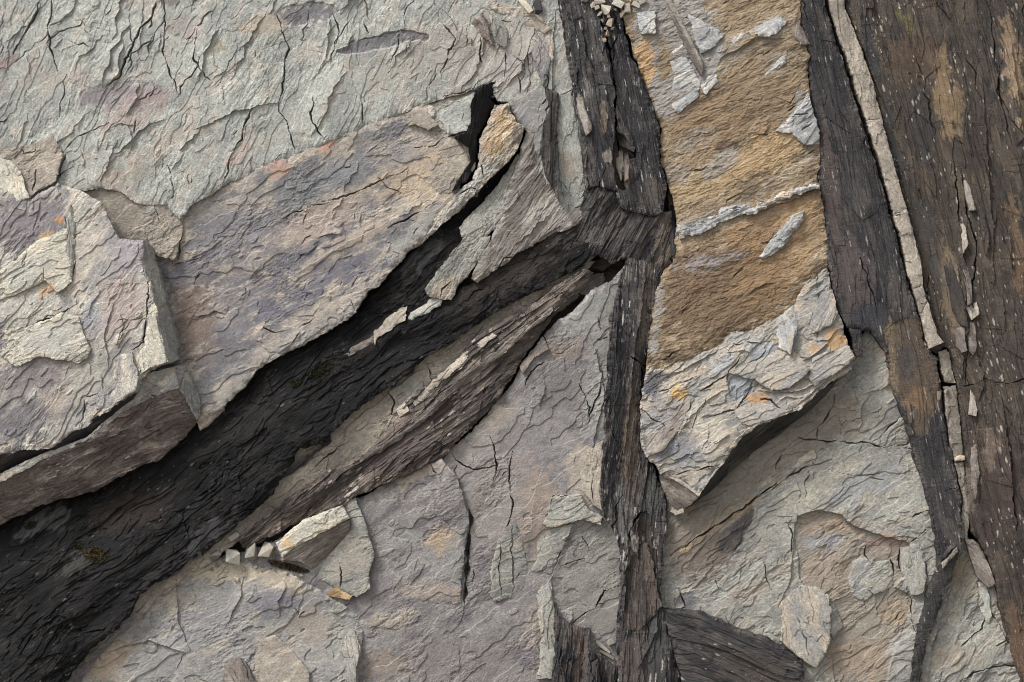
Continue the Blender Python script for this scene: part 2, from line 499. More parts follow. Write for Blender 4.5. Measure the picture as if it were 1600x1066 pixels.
    px, py, ph, pc = map(np.concatenate, (wx, wy, wh, wc))
    quads = np.vstack([quads] + walls)
    wxx, wyy, wzz = wpos(px, py, ph, f)
    if parent: org = np.array(parent.location)
    else: org = np.array(wpos((lo[0] + hi[0]) / 2, hi[1], float(np.median(H[vin])), f))
    co = np.stack([wxx, wyy, wzz], 1) - org
    me = bpy.data.meshes.new(name)
    me.vertices.add(len(co)); me.vertices.foreach_set('co', co.astype(F).ravel())
    me.loops.add(quads.size); me.loops.foreach_set('vertex_index', quads.astype(np.int32).ravel())
    me.polygons.add(len(quads)); me.polygons.foreach_set('loop_start', np.arange(0, quads.size, 4, dtype=np.int32))
    me.polygons.foreach_set('use_smooth', np.zeros(len(quads), bool))
    me.update(calc_edges=True)
    ca = me.attributes.new('rock_colour', 'FLOAT_COLOR', 'POINT')
    ca.data.foreach_set('color', np.c_[pc, np.ones(len(pc))].astype(F).ravel())
    me.materials.append(rock_mat(style, ang))
    ob = bpy.data.objects.new(name, me)
    scene.collection.objects.link(ob)
    if parent: ob.parent = parent
    else: ob.location = org
    return props(ob, label, cat, group, kind)

# ------------------------------------------------------------------ the setting
patch('cliff_face', [(-3200, -1500), (4800, -1500), (4800, 1400), (-3200, 1400)], [(0, 0, -62)], 'bed', 'fold', -30, 1.6, 0, bevel=(0, 5), back=-400, step=16, kind='structure')

def make_ground():
    me = bpy.data.meshes.new('ground'); bm = bmesh.new()
    n = 60
    vs = [[bm.verts.new((-60 + 120 * i / n, -70 + 90 * j / n, 0.0)) for i in range(n + 1)] for j in range(n + 1)]
    for row in vs:
        for v in row: v.co.z = 0.05 * float(perlin(np.array([v.co.x * .5]), np.array([v.co.y * .5]), 3)[0]) - 0.03
    for j in range(n):
        for i in range(n): bm.faces.new((vs[j][i], vs[j][i + 1], vs[j + 1][i + 1], vs[j + 1][i]))
    bm.to_mesh(me); bm.free()
    m = bpy.data.materials.new('gravel_ground'); m.use_nodes = True; nt = m.node_tree
    nz = nt.nodes.new('ShaderNodeTexNoise'); nz.inputs['Scale'].default_value = 8; nz.inputs['Detail'].default_value = 8
    tc = nt.nodes.new('ShaderNodeTexCoord'); nt.links.new(tc.outputs['Object'], nz.inputs['Vector'])
    cr = nt.nodes.new('ShaderNodeValToRGB'); cr.color_ramp.elements[0].color = (0.10, 0.09, 0.075, 1); cr.color_ramp.elements[1].color = (0.26, 0.24, 0.20, 1)
    nt.links.new(nz.outputs['Fac'], cr.inputs['Fac']); nt.links.new(cr.outputs['Color'], nt.nodes['Principled BSDF'].inputs['Base Color'])
    nt.nodes['Principled BSDF'].inputs['Roughness'].default_value = 0.95
    me.materials.append(m)
    o = bpy.data.objects.new('ground', me); scene.collection.objects.link(o); o['kind'] = 'structure'
make_ground()

# ------------------------------------------------------------------ large beds of rock
def E(cx, cy, rx, ry, a=0, n=18):
    r = math.radians(a); out = []
    for k in range(n):
        t = 2 * math.pi * k / n; x, y = rx * math.cos(t), ry * math.sin(t)
        out.append((cx + x * math.cos(r) - y * math.sin(r), cy + x * math.sin(r) + y * math.cos(r)))
    return out

# upper grey-green bed, top left
patch('rock_slab', [(-160, -160), (905, -160), (905, 0), (912, 60), (930, 150), (945, 240), (955, 330), (930, 360), (860, 350), (838, 240), (823, 205), (808, 192), (797, 163), (776, 155), (768, 140), (774, 128), (745, 140), (700, 152), (660, 166),
       (590, 190), (545, 212), (500, 228), (450, 248), (400, 267), (345, 292), (300, 322), (280, 345), (262, 318), (240, 322), (212, 318), (190, 302), (160, 293), (125, 298), (60, 330), (-160, 330)],
      [(-160, -160, 4), (900, -160, 4), (-160, 330, 8), (400, 260, 12), (850, 300, 0), (300, 60, 8), (700, 100, 10), (840, 120, 6)], 'bed', 'grey', -62, 0.37, 2.0, (3, 4),
      label='large pale grey-green rock slab full of thin steep cracks, filling the top left', cat='rock slab', seed=1,
      rc=[(150, 112, 16, 30, 150), (90, 150, 22, 12, 60), (420, 116, 12, 6, 24), (70, 95, 12, 20, 90)],
      cracks=[(2.6, 16, [(62, 0), (58, 22), (44, 40), (34, 62), (18, 85)]), (2.6, 16, [(243, 0), (238, 25), (222, 42), (212, 65), (200, 82), (192, 105), (186, 120), (165, 135)]),
              (2, 12, [(80, 0), (80, 22), (74, 40), (78, 75), (90, 112)]), (2, 10, [(255, 0), (258, 40), (253, 80), (265, 110), (278, 145)]), (2, 10, [(305, 45), (303, 90), (318, 118), (330, 125)]),
              (2.2, 12, [(396, 165), (384, 195), (376, 220), (362, 240), (355, 270), (348, 288)]), (2.2, 12, [(434, 25), (440, 50), (453, 75), (446, 95), (442, 130), (436, 170), (452, 200), (463, 245)]),
              (2, 10, [(490, 150), (486, 185), (500, 210), (510, 222)]), (1.8, 10, [(565, 150), (567, 195)]), (2, 10, [(520, 22), (531, 50), (526, 72)]), (2, 9, [(570, 35), (577, 52)]),
              (2.4, 15, [(863, 62), (860, 85), (855, 110), (857, 140)]), (2, 10, [(750, 60), (753, 100)]), (2, 10, [(790, 80), (790, 120)]), (2, 8, [(692, 35), (712, 62), (700, 85), (690, 115)]),
              (2, 8, [(730, 40), (728, 72)]), (2.4, 10, [(103, 240), (96, 262), (90, 285)]), (2, 8, [(98, 238), (120, 215), (150, 200), (170, 192)]), (1.6, 8, [(812, 115), (813, 145)]),
              (1.6, 8, [(690, 152), (745, 138), (775, 128)])],
      scarps=[(4, 20, [(440, 160), (400, 168), (370, 175), (300, 205)]), (5, 16, [(525, 78), (560, 66), (620, 52), (670, 56)]), (5, 25, [(870, 10), (865, 60), (862, 130), (868, 200), (870, 300)])],
      regs=[(E(478, 22, 52, 17, -8), -2, 6, (112, 108, 112), 0.9), ([(508, 86), (545, 72), (579, 60), (616, 49), (650, 51), (672, 56), (668, 65), (636, 68), (589, 79), (552, 84)], -3, 3, (122, 119, 124), 0.9, 0.3),
            (E(190, 150, 70, 22, -5), -1, 8, (138, 127, 130), 0.8), (E(215, 172, 60, 25, -25), 0, 10, (162, 142, 132), 0.6), (E(75, 125, 90, 14, -5), 0, 10, (170, 154, 140), 0.5), (E(340, 75, 20, 8, -10), 0, 5, (150, 132, 96), 0.7),
            (E(410, 38, 34, 16, -10), 0, 7, (170, 152, 128), 0.7), (E(15, 95, 22, 9, -25), 0, 5, (146, 122, 120), 0.7), (E(285, 45, 30, 10, 0), 0, 7, (160, 140, 136), 0.6), (E(255, 225, 90, 14, -22), 0, 10, (176, 158, 140), 0.5),
            (E(190, 275, 50, 12, -10), 0, 8, (172, 152, 128), 0.6), (E(760, 80, 110, 60, 0), 0, 20, (172, 160, 148), 0.55), (E(835, 200, 40, 60, 0), 0, 14, (130, 124, 126), 0.7), (E(800, 100, 20, 20, 0), 0, 10, (150, 142, 142), 0.5),
            (E(260, 2, 22, 7, 0), 0, 4, (120, 102, 98), 0.7), (E(370, 245, 22, 10, -30), 0, 6, (186, 158, 140), 0.6), (E(620, 110, 70, 30, -10), 0, 16, (176, 166, 152), 0.5)])

# pinkish bed beneath it
patch('rock_slab', [(262, 330), (300, 318), (345, 290), (400, 264), (450, 245), (500, 225), (545, 209), (590, 187), (660, 163), (700, 149), (745, 137), (752, 170), (742, 230), (740, 262), (722, 290), (705, 318), (680, 350), (640, 392), (604, 436),
       (575, 458), (545, 500), (470, 540), (400, 578), (385, 604), (345, 638), (305, 660), (255, 640), (215, 560), (200, 460), (210, 360)],
      [(280, 340, 2), (745, 140, 4), (735, 260, 8), (600, 440, 12), (400, 590, 10), (300, 640, 0), (245, 420, -16), (450, 400, 6), (215, 560, -18)], 'smooth', 'pink', -31, 0.75, 2.0, (4, 5), seed=2, fibre=((206, 192, 172), 0.45, 0.4),
      label='broad pinkish rock slab blotched with slate-blue stains, along the upper edge of the black band', cat='rock slab',
      rc=[(110, 148, 14, 12, 60), (160, 147, 12, 6, 30), (30, 100, 20, 12, 40)],
      cracks=[(1.6, 8, [(400, 360), (470, 330), (560, 300), (640, 262)]), (1.5, 7, [(590, 277), (610, 297), (625, 302)]), (1.6, 9, [(645, 232), (680, 225), (690, 215)]), (1.6, 8, [(700, 215), (733, 205)]), (1.4, 7, [(548, 468), (553, 485)]),
              (1.4, 6, [(503, 313), (530, 313)]), (2, 10, [(605, 358), (640, 340), (680, 315)]), (2.2, 10, [(285, 345), (281, 380), (276, 405)])],
      scarps=[(4, 14, [(400, 462), (460, 430), (520, 392), (600, 350), (660, 312)]), (3, 12, [(395, 520), (450, 488), (520, 455), (570, 415)]), (-4, 14, [(640, 180), (655, 195), (668, 186), (690, 205)])],
      regs=[(E(450, 420, 170, 60, -32), 0, 24, (118, 114, 120), 0.6, 1.6), (E(500, 285, 90, 26, -25), 0, 12, (128, 130, 132), 0.75), (E(370, 360, 80, 30, -28), 0, 12, (124, 122, 128), 0.75), (E(480, 400, 110, 20, -32), 0, 10, (112, 110, 118), 0.7), (E(520, 430, 60, 16, -32), 0, 8, (106, 104, 116), 0.75),
            (E(440, 475, 60, 14, -30), 0, 8, (104, 102, 114), 0.7), (E(345, 555, 50, 22, -25), 0, 10, (104, 100, 106), 0.75), (E(300, 430, 50, 26, -10), 0, 9, (100, 98, 106), 0.7), (E(300, 500, 36, 60, 0), 0, 14, (126, 104, 88), 0.75),  # last oval: the thick block's soft brown shade, painted on the slab
            (E(665, 275, 80, 36, -18), 0, 14, (188, 166, 136), 0.8), (E(500, 345, 70, 26, -30), 0, 12, (186, 164, 146), 0.6), (E(435, 262, 18, 13, 0), 0, 5, (192, 148, 128), 0.7), (E(510, 232, 14, 8, 0), 0, 4, (190, 142, 116), 0.7),
            (E(660, 178, 24, 16, 0), 3, 5, (192, 172, 154), 0.8), (E(700, 180, 36, 26, -20), 2, 7, (176, 172, 160), 0.8), (E(620, 240, 40, 18, -20), 0, 9, (150, 144, 142), 0.6), (E(560, 370, 130, 12, -32), 0, 8, (190, 172, 150), 0.6),
            (E(370, 610, 40, 14, -40), 0, 6, (152, 148, 138), 0.9), (E(520, 500, 130, 11, -32), 0, 7, (156, 150, 144), 0.7), (E(650, 360, 60, 12, -40), 0, 7, (160, 158, 150), 0.8), (E(610, 320, 20, 6, -20), 0, 4, (112, 108, 114), 0.6)])

# lower purple-grey slab between the black band and the central slate column
patch('rock_slab', [(985, 395), (958, 440), (925, 452), (900, 482), (858, 512), (824, 557), (798, 602), (772, 632), (742, 670), (692, 712), (650, 742), (602, 756), (545, 788), (490, 812), (440, 842), (400, 858), (340, 872), (270, 905), (215, 950), (130, 1030),
       (60, 1100), (60, 1230), (1000, 1230), (985, 1000), (985, 860), (960, 780), (955, 690), (965, 560), (985, 430)],
      [(950, 460, 2), (500, 830, -6), (120, 1060, -10), (600, 1200, -8), (960, 800, -2), (960, 1100, -14), (750, 850, -2), (300, 950, -10)], 'smooth', 'purple', -38, 0.7, 2.4, (4, 5), seed=3, fibre=((178, 170, 162), 0.5, 0.3),
      label='wide smooth purple-grey rock slab below the brown diagonal band, left of the central slate column', cat='rock slab',
      rc=[(50, 130, 30, 12, 60), (120, 120, 25, 5, 20), (50, 90, 14, 15, 60)],
      cracks=[(2, 12, [(764, 680), (772, 700), (776, 728), (770, 752)]), (2, 10, [(703, 708), (718, 724), (740, 735), (776, 727)]), (1.8, 10, [(848, 520), (858, 545)]), (1.6, 9, [(850, 565), (830, 580), (820, 605)]),
              (2, 10, [(800, 705), (795, 745), (800, 790), (790, 830)]), (1.6, 9, [(905, 600), (920, 635), (918, 650)]), (1.6, 9, [(935, 500), (938, 518)]), (1.6, 9, [(935, 530), (950, 527)]),
              (1.8, 9, [(940, 580), (938, 605), (925, 640), (920, 665)]), (2.4, 14, [(894, 972), (930, 950), (945, 925), (968, 915)]), (1.8, 9, [(875, 885), (895, 878), (915, 874)]), (1.5, 8, [(912, 838), (920, 858)]), (7, 22, [(735, 796), (734, 830), (731, 870), (729, 905), (725, 945)])],
      scarps=[(4, 20, [(868, 480), (900, 520), (930, 545), (945, 620), (925, 700), (915, 770)]), (5, 18, [(845, 930), (862, 900), (880, 850), (940, 815)]), (3, 12, [(780, 840), (828, 830), (835, 770), (850, 720)])],
      regs=[(E(850, 620, 110, 130, -20), 0, 30, (126, 121, 121), 0.5, 1.4), (E(620, 900, 160, 120, 0), 0, 40, (124, 119, 119), 0.4, 1.4), (E(905, 490, 50, 34, -30), 0, 10, (158, 158, 150), 0.8), (E(935, 600, 22, 90, 0), 0, 10, (150, 148, 142), 0.75), (E(880, 545, 40, 14, -10), 0, 8, (148, 130, 116), 0.7), (E(780, 650, 40, 22, -30), 0, 9, (168, 154, 136), 0.7),
            (E(740, 700, 50, 22, -30), 0, 10, (162, 152, 142), 0.6), (E(840, 690, 50, 70, 0), 0, 20, (140, 134, 134), 0.6), (E(915, 740, 30, 60, 5), 0, 12, (172, 158, 138), 0.7), (E(925, 690, 18, 10, 0), 0, 5, (110, 108, 118), 0.7),
            (E(790, 780, 70, 80, 0), 0, 18, (146, 134, 126), 0.6), (E(840, 800, 26, 80, 0), 0, 12, (158, 140, 124), 0.7), ([(858, 905), (882, 850), (900, 822), (945, 818), (975, 800), (978, 1010), (955, 1002), (925, 985), (896, 975), (868, 945)], -2, 8, (146, 144, 132), 0.6, 1.3),
            (E(700, 1040, 150, 40, 0), 0, 20, (130, 122, 120), 0.6), (E(615, 970, 50, 12, -5), 1, 5, (160, 148, 130), 0.7, 1.2), (E(600, 1040, 40, 22, 0), 0, 10, (164, 146, 126), 0.6), (E(845, 1000, 24, 60, 0), 0, 10, (160, 144, 130), 0.7), (E(830, 1030, 18, 14, 0), 0, 5, (100, 100, 112), 0.6)])

# green-grey bed, lower right, behind the overhang
patch('rock_slab', [(1030, 800), (1050, 760), (1120, 700), (1250, 620), (1335, 560), (1350, 515), (1400, 515), (1410, 600), (1440, 690), (1460, 780), (1482, 860), (1478, 940), (1455, 1010), (1445, 1230), (1030, 1230), (1025, 950)],
      [(1040, 820, -16), (1340, 570, -10), (1400, 540, -6), (1460, 820, -6), (1430, 1150, -8), (1040, 1150, -16), (1250, 800, -12), (1180, 720, -15)], 'bed', 'green', -35, 0.55, 2.2, (3, 5), seed=4,
      label='greenish grey rock slab with thin cracks, in the recess below the ochre block', cat='rock slab',
      rc=[(60, 140, 25, 15, 80), (150, 135, 20, 6, 26), (60, 100, 15, 15, 70), (20, 70, 20, 15, 50)],
      cracks=[(2.5, 14, [(1050, 868), (1090, 840), (1130, 815), (1175, 785), (1230, 745), (1268, 708)]), (2, 11, [(1180, 780), (1215, 752), (1250, 735), (1275, 725), (1300, 718)]), (2.2, 12, [(1248, 683), (1290, 690), (1335, 694), (1345, 690), (1385, 700), (1423, 692)]),
              (2.2, 12, [(1366, 691), (1390, 668), (1412, 648)]), (1.6, 9, [(1300, 640), (1278, 670), (1275, 690)]), (2, 10, [(1228, 812), (1238, 835), (1236, 862)]), (1.6, 9, [(1193, 872), (1197, 900), (1204, 922)]),
              (2, 11, [(1375, 918), (1395, 917), (1397, 885), (1390, 870)]), (2, 11, [(1424, 845), (1446, 828)]), (1.8, 10, [(1424, 808), (1450, 795)]), (2, 11, [(1406, 850), (1404, 875), (1406, 892)]), (2, 10, [(1446, 880), (1444, 925), (1424, 928)]),
              (1.6, 9, [(1118, 905), (1122, 925)]), (2, 10, [(1062, 920), (1070, 948), (1060, 955)]), (2, 10, [(1140, 975), (1148, 958), (1170, 948)]), (2, 9, [(1150, 985), (1135, 965)]), (1.6, 8, [(1352, 850), (1352, 868), (1360, 878)]), (1.8, 9, [(1422, 928), (1424, 960), (1430, 990)])],
      scarps=[(5, 20, [(1423, 845), (1383, 839), (1339, 825), (1310, 803), (1281, 795), (1245, 806), (1238, 840)]), (4, 16, [(1300, 560), (1330, 600), (1340, 640)]), (4, 14, [(1240, 835), (1236, 900), (1215, 950)])],
      regs=[([(1240, 839), (1245, 807), (1281, 796), (1310, 805), (1339, 825), (1383, 839), (1423, 845), (1425, 880), (1394, 919), (1423, 932), (1423, 991), (1397, 1006), (1383, 1080), (1307, 1080), (1300, 1000), (1295, 933), (1252, 912)], -4, 4, (148, 136, 120), 0.8, 0.9),
            (E(1320, 900, 70, 34, 0), 0, 12, (144, 126, 108), 0.6), (E(1300, 825, 50, 16, -5), 0, 7, (158, 134, 106), 0.6), (E(1390, 850, 40, 14, 10), 0, 6, (158, 130, 116), 0.7), (E(1285, 845, 36, 10, 0), 0, 6, (140, 142, 150), 0.7), (E(1400, 960, 24, 20, 0), 0, 8, (154, 128, 96), 0.6),
            (E(1345, 1030, 60, 30, 0), 0, 12, (158, 136, 110), 0.6), ([(1068, 897), (1090, 861), (1144, 818), (1184, 785), (1180, 807), (1155, 854), (1126, 883), (1090, 897)], -1, 4, (86, 80, 82), 0.95, 0.4), (E(1085, 855, 50, 60, -35), 0, 14, (126, 112, 98), 0.8),
            ([(1040, 800), (1180, 690), (1330, 600), (1360, 660), (1290, 700), (1180, 770), (1100, 830)], 0, 10, (134, 124, 108), 0.8), (E(1130, 815, 100, 6, -35), 0, 4, (172, 146, 104), 0.6), (E(1350, 760, 60, 14, -25), 0, 8, (150, 152, 156), 0.6), (E(1075, 940, 14, 16, 0), 0, 4, (96, 96, 104), 0.7),
            (E(1170, 925, 40, 14, -20), 0, 8, (166, 150, 132), 0.6), (E(1270, 760, 60, 10, -30), 0, 6, (172, 168, 146), 0.6), (E(1350, 905, 22, 34, 0), 3, 5, (156, 156, 152), 0.85), (E(1427, 890, 18, 40, 0), 2, 5, (154, 154, 150), 0.85), (E(1415, 1025, 30, 40, 0), 1, 8, (150, 148, 142), 0.8)])

# grey bed, bottom right corner
patch('rock_slab', [(1495, 850), (1512, 838), (1545, 870), (1560, 905), (1575, 970), (1592, 1030), (1612, 1110), (1620, 1230), (1430, 1230), (1430, 1060), (1445, 1000), (1468, 935), (1485, 880)],
      [(1500, 860, -14), (1600, 1150, -6), (1440, 1150, -12)], 'bed', 'green', -50, 0.9, 2.2, (3, 5), seed=5,
      label='small greenish grey rock slab at bottom right between the thin dark strip and brown schist', cat='rock slab',
      rc=[(26, 120, 25, 12, 60)],
      cracks=[(2.2, 12, [(1526, 910), (1540, 945), (1560, 975), (1580, 1015)]), (2.2, 12, [(1500, 1066), (1540, 1045), (1570, 1040), (1600, 1040)]), (1.8, 10, [(1545, 960), (1530, 985), (1500, 1010)]), (2, 10, [(1555, 1010), (1570, 1000), (1580, 980)])],
      regs=[(E(1500, 890, 20, 30, 0), 0, 8, (142, 126, 98), 0.8), (E(1520, 920, 16, 18, 0), 0, 6, (156, 146, 124), 0.7), (E(1490, 1030, 40, 20, 0), 0, 10, (160, 148, 126), 0.6)])

# ------------------------------------------------------------------ dark bands
band = thing('slate_band', 'black slaty rock band running diagonally from the bottom left corner to the central column', 'rock band', (300, 900, 0))
patch('band_face', [(-160, 900), (-60, 830), (62, 770), (150, 740), (260, 690), (345, 634), (388, 602), (400, 578), (470, 540), (545, 500), (604, 437), (650, 388), (690, 345), (722, 330), (730, 372), (700, 408), (664, 452), (690, 470), (740, 440), (790, 402), (860, 345), (915, 330), (945, 345), (930, 400),
       (915, 414), (868, 440), (834, 457), (782, 484), (741, 510), (697, 540), (657, 567), (616, 600), (562, 638), (517, 674), (515, 690), (468, 700), (427, 770), (366, 826), (308, 869), (275, 895), (217, 930), (203, 964), (145, 1012), (101, 1066), (60, 1110), (-160, 1260)],
      [(-160, 880, -24), (250, 720, -18), (390, 610, -8), (600, 450, -6), (700, 360, -8), (900, 350, 4), (900, 410, 8), (657, 560, 10), (450, 720, 14), (200, 950, 18), (-100, 1200, 22), (250, 830, 6), (550, 560, 2)],
      'ledge', 'black', -36, 0.9, 2.6, (5, 5), parent=band, seed=6,
      rc=[(50, 146, 10, 25, 130), (120, 150, 25, 8, 30), (30, 60, 20, 10, 40)],
      scarps=[(6, 12, [(0, 1010), (120, 960), (200, 900), (260, 870)]), (7, 10, [(60, 1060), (110, 1030), (150, 1000)]), (6, 14, [(330, 800), (380, 770), (430, 735), (470, 690)])],
      regs=[(E(200, 800, 70, 28, -10), 0, 12, (50, 41, 36), 0.7), (E(60, 820, 50, 14, -30), 1, 6, (84, 84, 84), 0.6), (E(330, 830, 60, 10, -40), 0, 6, (70, 68, 70), 0.5), (E(800, 420, 110, 30, -33), 0, 12, (54, 47, 43), 0.8), (E(880, 360, 50, 26, -20), 0, 8, (66, 60, 56), 0.8),
            (E(660, 400, 50, 14, -45), 0, 6, (74, 74, 74), 0.6), (E(380, 660, 60, 20, -30), 0, 10, (46, 42, 39), 0.5), (E(120, 880, 30, 14, -20), 0, 5, (74, 72, 68), 0.6)],
      flecks=((92, 90, 87), 6, 2.2, 0.02), fibre=((84, 81, 78), 0.6, 0.5))
patch('band_tail', [(690, 352), (715, 330), (744, 303), (782, 268), (805, 243), (822, 200), (826, 203), (818, 215), (812, 242), (790, 270), (771, 296), (745, 326), (728, 348), (726, 380), (704, 400)],
      [(690, 360, -12), (820, 210, -16), (750, 310, -14)], 'ledge', 'black', -45, 0.8, 1.2, (3, 4), parent=band, seed=7, flecks=((150, 148, 144), 7, 4, 0.12))

# pale tan ledge below the black band
patch('rock_ledge', [(930, 408), (915, 425), (868, 448), (848, 462), (800, 495), (740, 535), (705, 575), (672, 602), (640, 630), (597, 682), (572, 712), (520, 735), (467, 772), (422, 804), (372, 845), (330, 880), (290, 900), (255, 930), (200, 990), (130, 1060), (80, 1090), (60, 1060), (200, 920), (300, 830), (440, 700), (560, 600), (700, 500), (850, 420)],
      [(900, 430, -8), (560, 680, -8), (350, 850, -6), (120, 1040, -10)], 'bed', 'tan', -38, 0.9, 2.2, (2, 4), seed=8,
      label='narrow pale tan rock ledge showing along the lower edge of the black diagonal band', cat='rock ledge', rc=[(16, 60, 20, 12, 40)],
      cracks=[(1.8, 10, [(605, 612), (616, 632), (612, 650)]), (1.8, 10, [(545, 690), (520, 708), (490, 730)]), (1.5, 8, [(670, 575), (676, 600)])],
      regs=[(E(640, 610, 26, 20, -40), 0, 6, (164, 160, 150), 0.8), (E(560, 680, 40, 18, -40), 0, 8, (168, 158, 140), 0.7)])

# brown fibrous band
patch('schist_band', [(372, 842), (400, 820), (422, 802), (465, 770), (519, 732), (570, 709), (597, 680), (630, 640), (645, 622), (670, 599), (704, 573), (738, 532), (782, 501), (839, 470), (868, 448), (915, 418), (930, 424), (912, 452), (882, 470), (850, 514), (820, 556), (798, 592), (778, 624), (755, 650), (722, 682), (690, 716), (653, 736), (610, 752),
       (559, 775), (534, 790), (472, 816), (432, 834), (400, 852), (378, 856)],
      [(400, 840, 2), (600, 720, 4), (800, 540, 7), (920, 430, 8)], 'slate', 'brown', -38, 1.2, 2.0, (4, 4), seed=9, rc=[(30, 142, 5, 40, 160)],
      label='brown fibrous schist band running diagonally just below the black band', cat='rock band', flecks=((176, 164, 152), 10, 4, 0.07), fibre=((160, 146, 132), 0.5, 0.55),
      scarps=[(6, 8, [(905, 455), (850, 492), (780, 545), (700, 610), (640, 662), (590, 705), (530, 735)]), (4, 7, [(920, 432), (860, 468), (780, 520), (710, 585), (660, 640)])],
      regs=[(E(860, 470, 70, 16, -38), 0, 8, (128, 114, 102), 0.6), (E(620, 700, 70, 20, -35), 0, 8, (88, 74, 72), 0.7), (E(450, 815, 40, 12, -30), 0, 6, (120, 106, 94), 0.6)])

# contorted fold surface between band tail and dark lens
fold = thing('rock_fold', 'curled grey-brown fold of rock with wrinkled cleavage above the black diagonal band', 'rock fold', (800, 430, 0))
patch('fold_face', [(812, 243), (822, 208), (840, 190), (850, 215), (856, 262), (868, 305), (882, 328), (915, 322), (935, 335), (900, 352), (850, 372), (800, 404), (746, 442), (736, 432), (752, 400), (768, 372), (784, 338), (795, 290)],
      [(830, 220, 4), (870, 310, 2), (920, 330, 4), (750, 430, 12), (770, 370, 10), (830, 340, 12)], 'folded', [(136, 128, 118), (112, 104, 97), (156, 149, 138)], -52, 0.8, 2.0, (4, 4), parent=fold, seed=10, rc=[(16, 135, 8, 25, 80)])
patch('fold_limb', [(808, 240), (817, 246), (800, 285), (788, 335), (774, 358), (752, 378), (722, 372), (718, 352), (745, 325), (772, 296), (792, 268)],
      [(812, 245, 2), (780, 350, 10), (722, 365, 8)], 'bed', 'green', -50, 0.6, 1.6, (3, 4), parent=fold, seed=11, cracks=[(1.5, 7, [(760, 340), (770, 350)])])

# ------------------------------------------------------------------ central slate column
col = thing('slate_column', 'tall dark slate column standing between the grey slabs and the ochre block', 'rock column', (985, 1066, 0))
patch('upper_shaft', [(862, -160), (1030, -160), (960, -60), (962, 0), (970, 20), (985, 84), (1000, 115), (1014, 152), (1030, 196), (1032, 253), (1042, 288), (1036, 334), (1016, 338), (972, 328), (960, 300), (918, 295), (911, 236), (898, 152), (888, 101), (872, 0)],
      [(870, 0, 16), (920, 290, 24), (1035, 320, 16), (990, 80, 10), (930, 0, 6), (960, 150, 20), (900, -160, 14)], 'slate', 'slate', 80, 0.6, 1.6, (5, 5), parent=col, seed=12, rc=[(26, 80, 4, 40, 160)],
      flecks=((170, 166, 162), 15, 2.2, 0.10), fibre=((120, 116, 114), 0.45, 0.55),
      cracks=[(3, 26, [(938, 10), (944, 40), (950, 75), (960, 120), (962, 200), (970, 240), (975, 290)]), (3, 20, [(918, 295), (945, 297), (962, 300)])],
      scarps=[(8, 14, [(945, 70), (965, 170), (990, 220), (992, 260)])],
      regs=[([(962, 206), (992, 232), (994, 246), (978, 242), (970, 262), (974, 300), (964, 296), (958, 250)], -26, 2, (96, 86, 78), 0.8, 0.2), (E(910, 175, 6, 26, -12), 1, 3, (138, 132, 118), 0.85, 0.3), (E(944, 185, 5, 30, -6), 1, 3, (120, 104, 86), 0.8, 0.3), (E(952, 245, 6, 14, 0), 1, 3, (140, 128, 116), 0.7),
            (E(915, 135, 5, 16, -10), 0, 2, (116, 110, 104), 0.7), (E(1020, 300, 14, 26, 0), 0, 4, (88, 78, 72), 0.7), (E(978, 275, 8, 26, 0), 0, 3, (116, 98, 82), 0.7), (E(985, 20, 8, 30, -10), 0, 4, (112, 100, 92), 0.7)])
patch('knuckle', [(918, 292), (962, 298), (972, 326), (1018, 336), (1050, 330), (1056, 395), (1034, 432), (990, 425), (978, 405), (955, 412), (935, 398), (912, 412), (890, 385), (900, 345)],
      [(920, 300, 16), (1045, 340, 6), (1040, 420, 6), (905, 400, 3), (897, 350, 2), (970, 380, 12)], 'slate', 'slate', 118, 1.1, 1.8, (5, 5), parent=col, seed=13, rc=[(16, 118, 8, 20, 80)], fibre=((132, 124, 116), 0.4, 0.5),
      regs=[(E(1040, 370, 16, 50, 5), 0, 6, (100, 88, 76), 0.85), (E(928, 370, 14, 30, 20), 0, 6, (100, 94, 90), 0.6)])
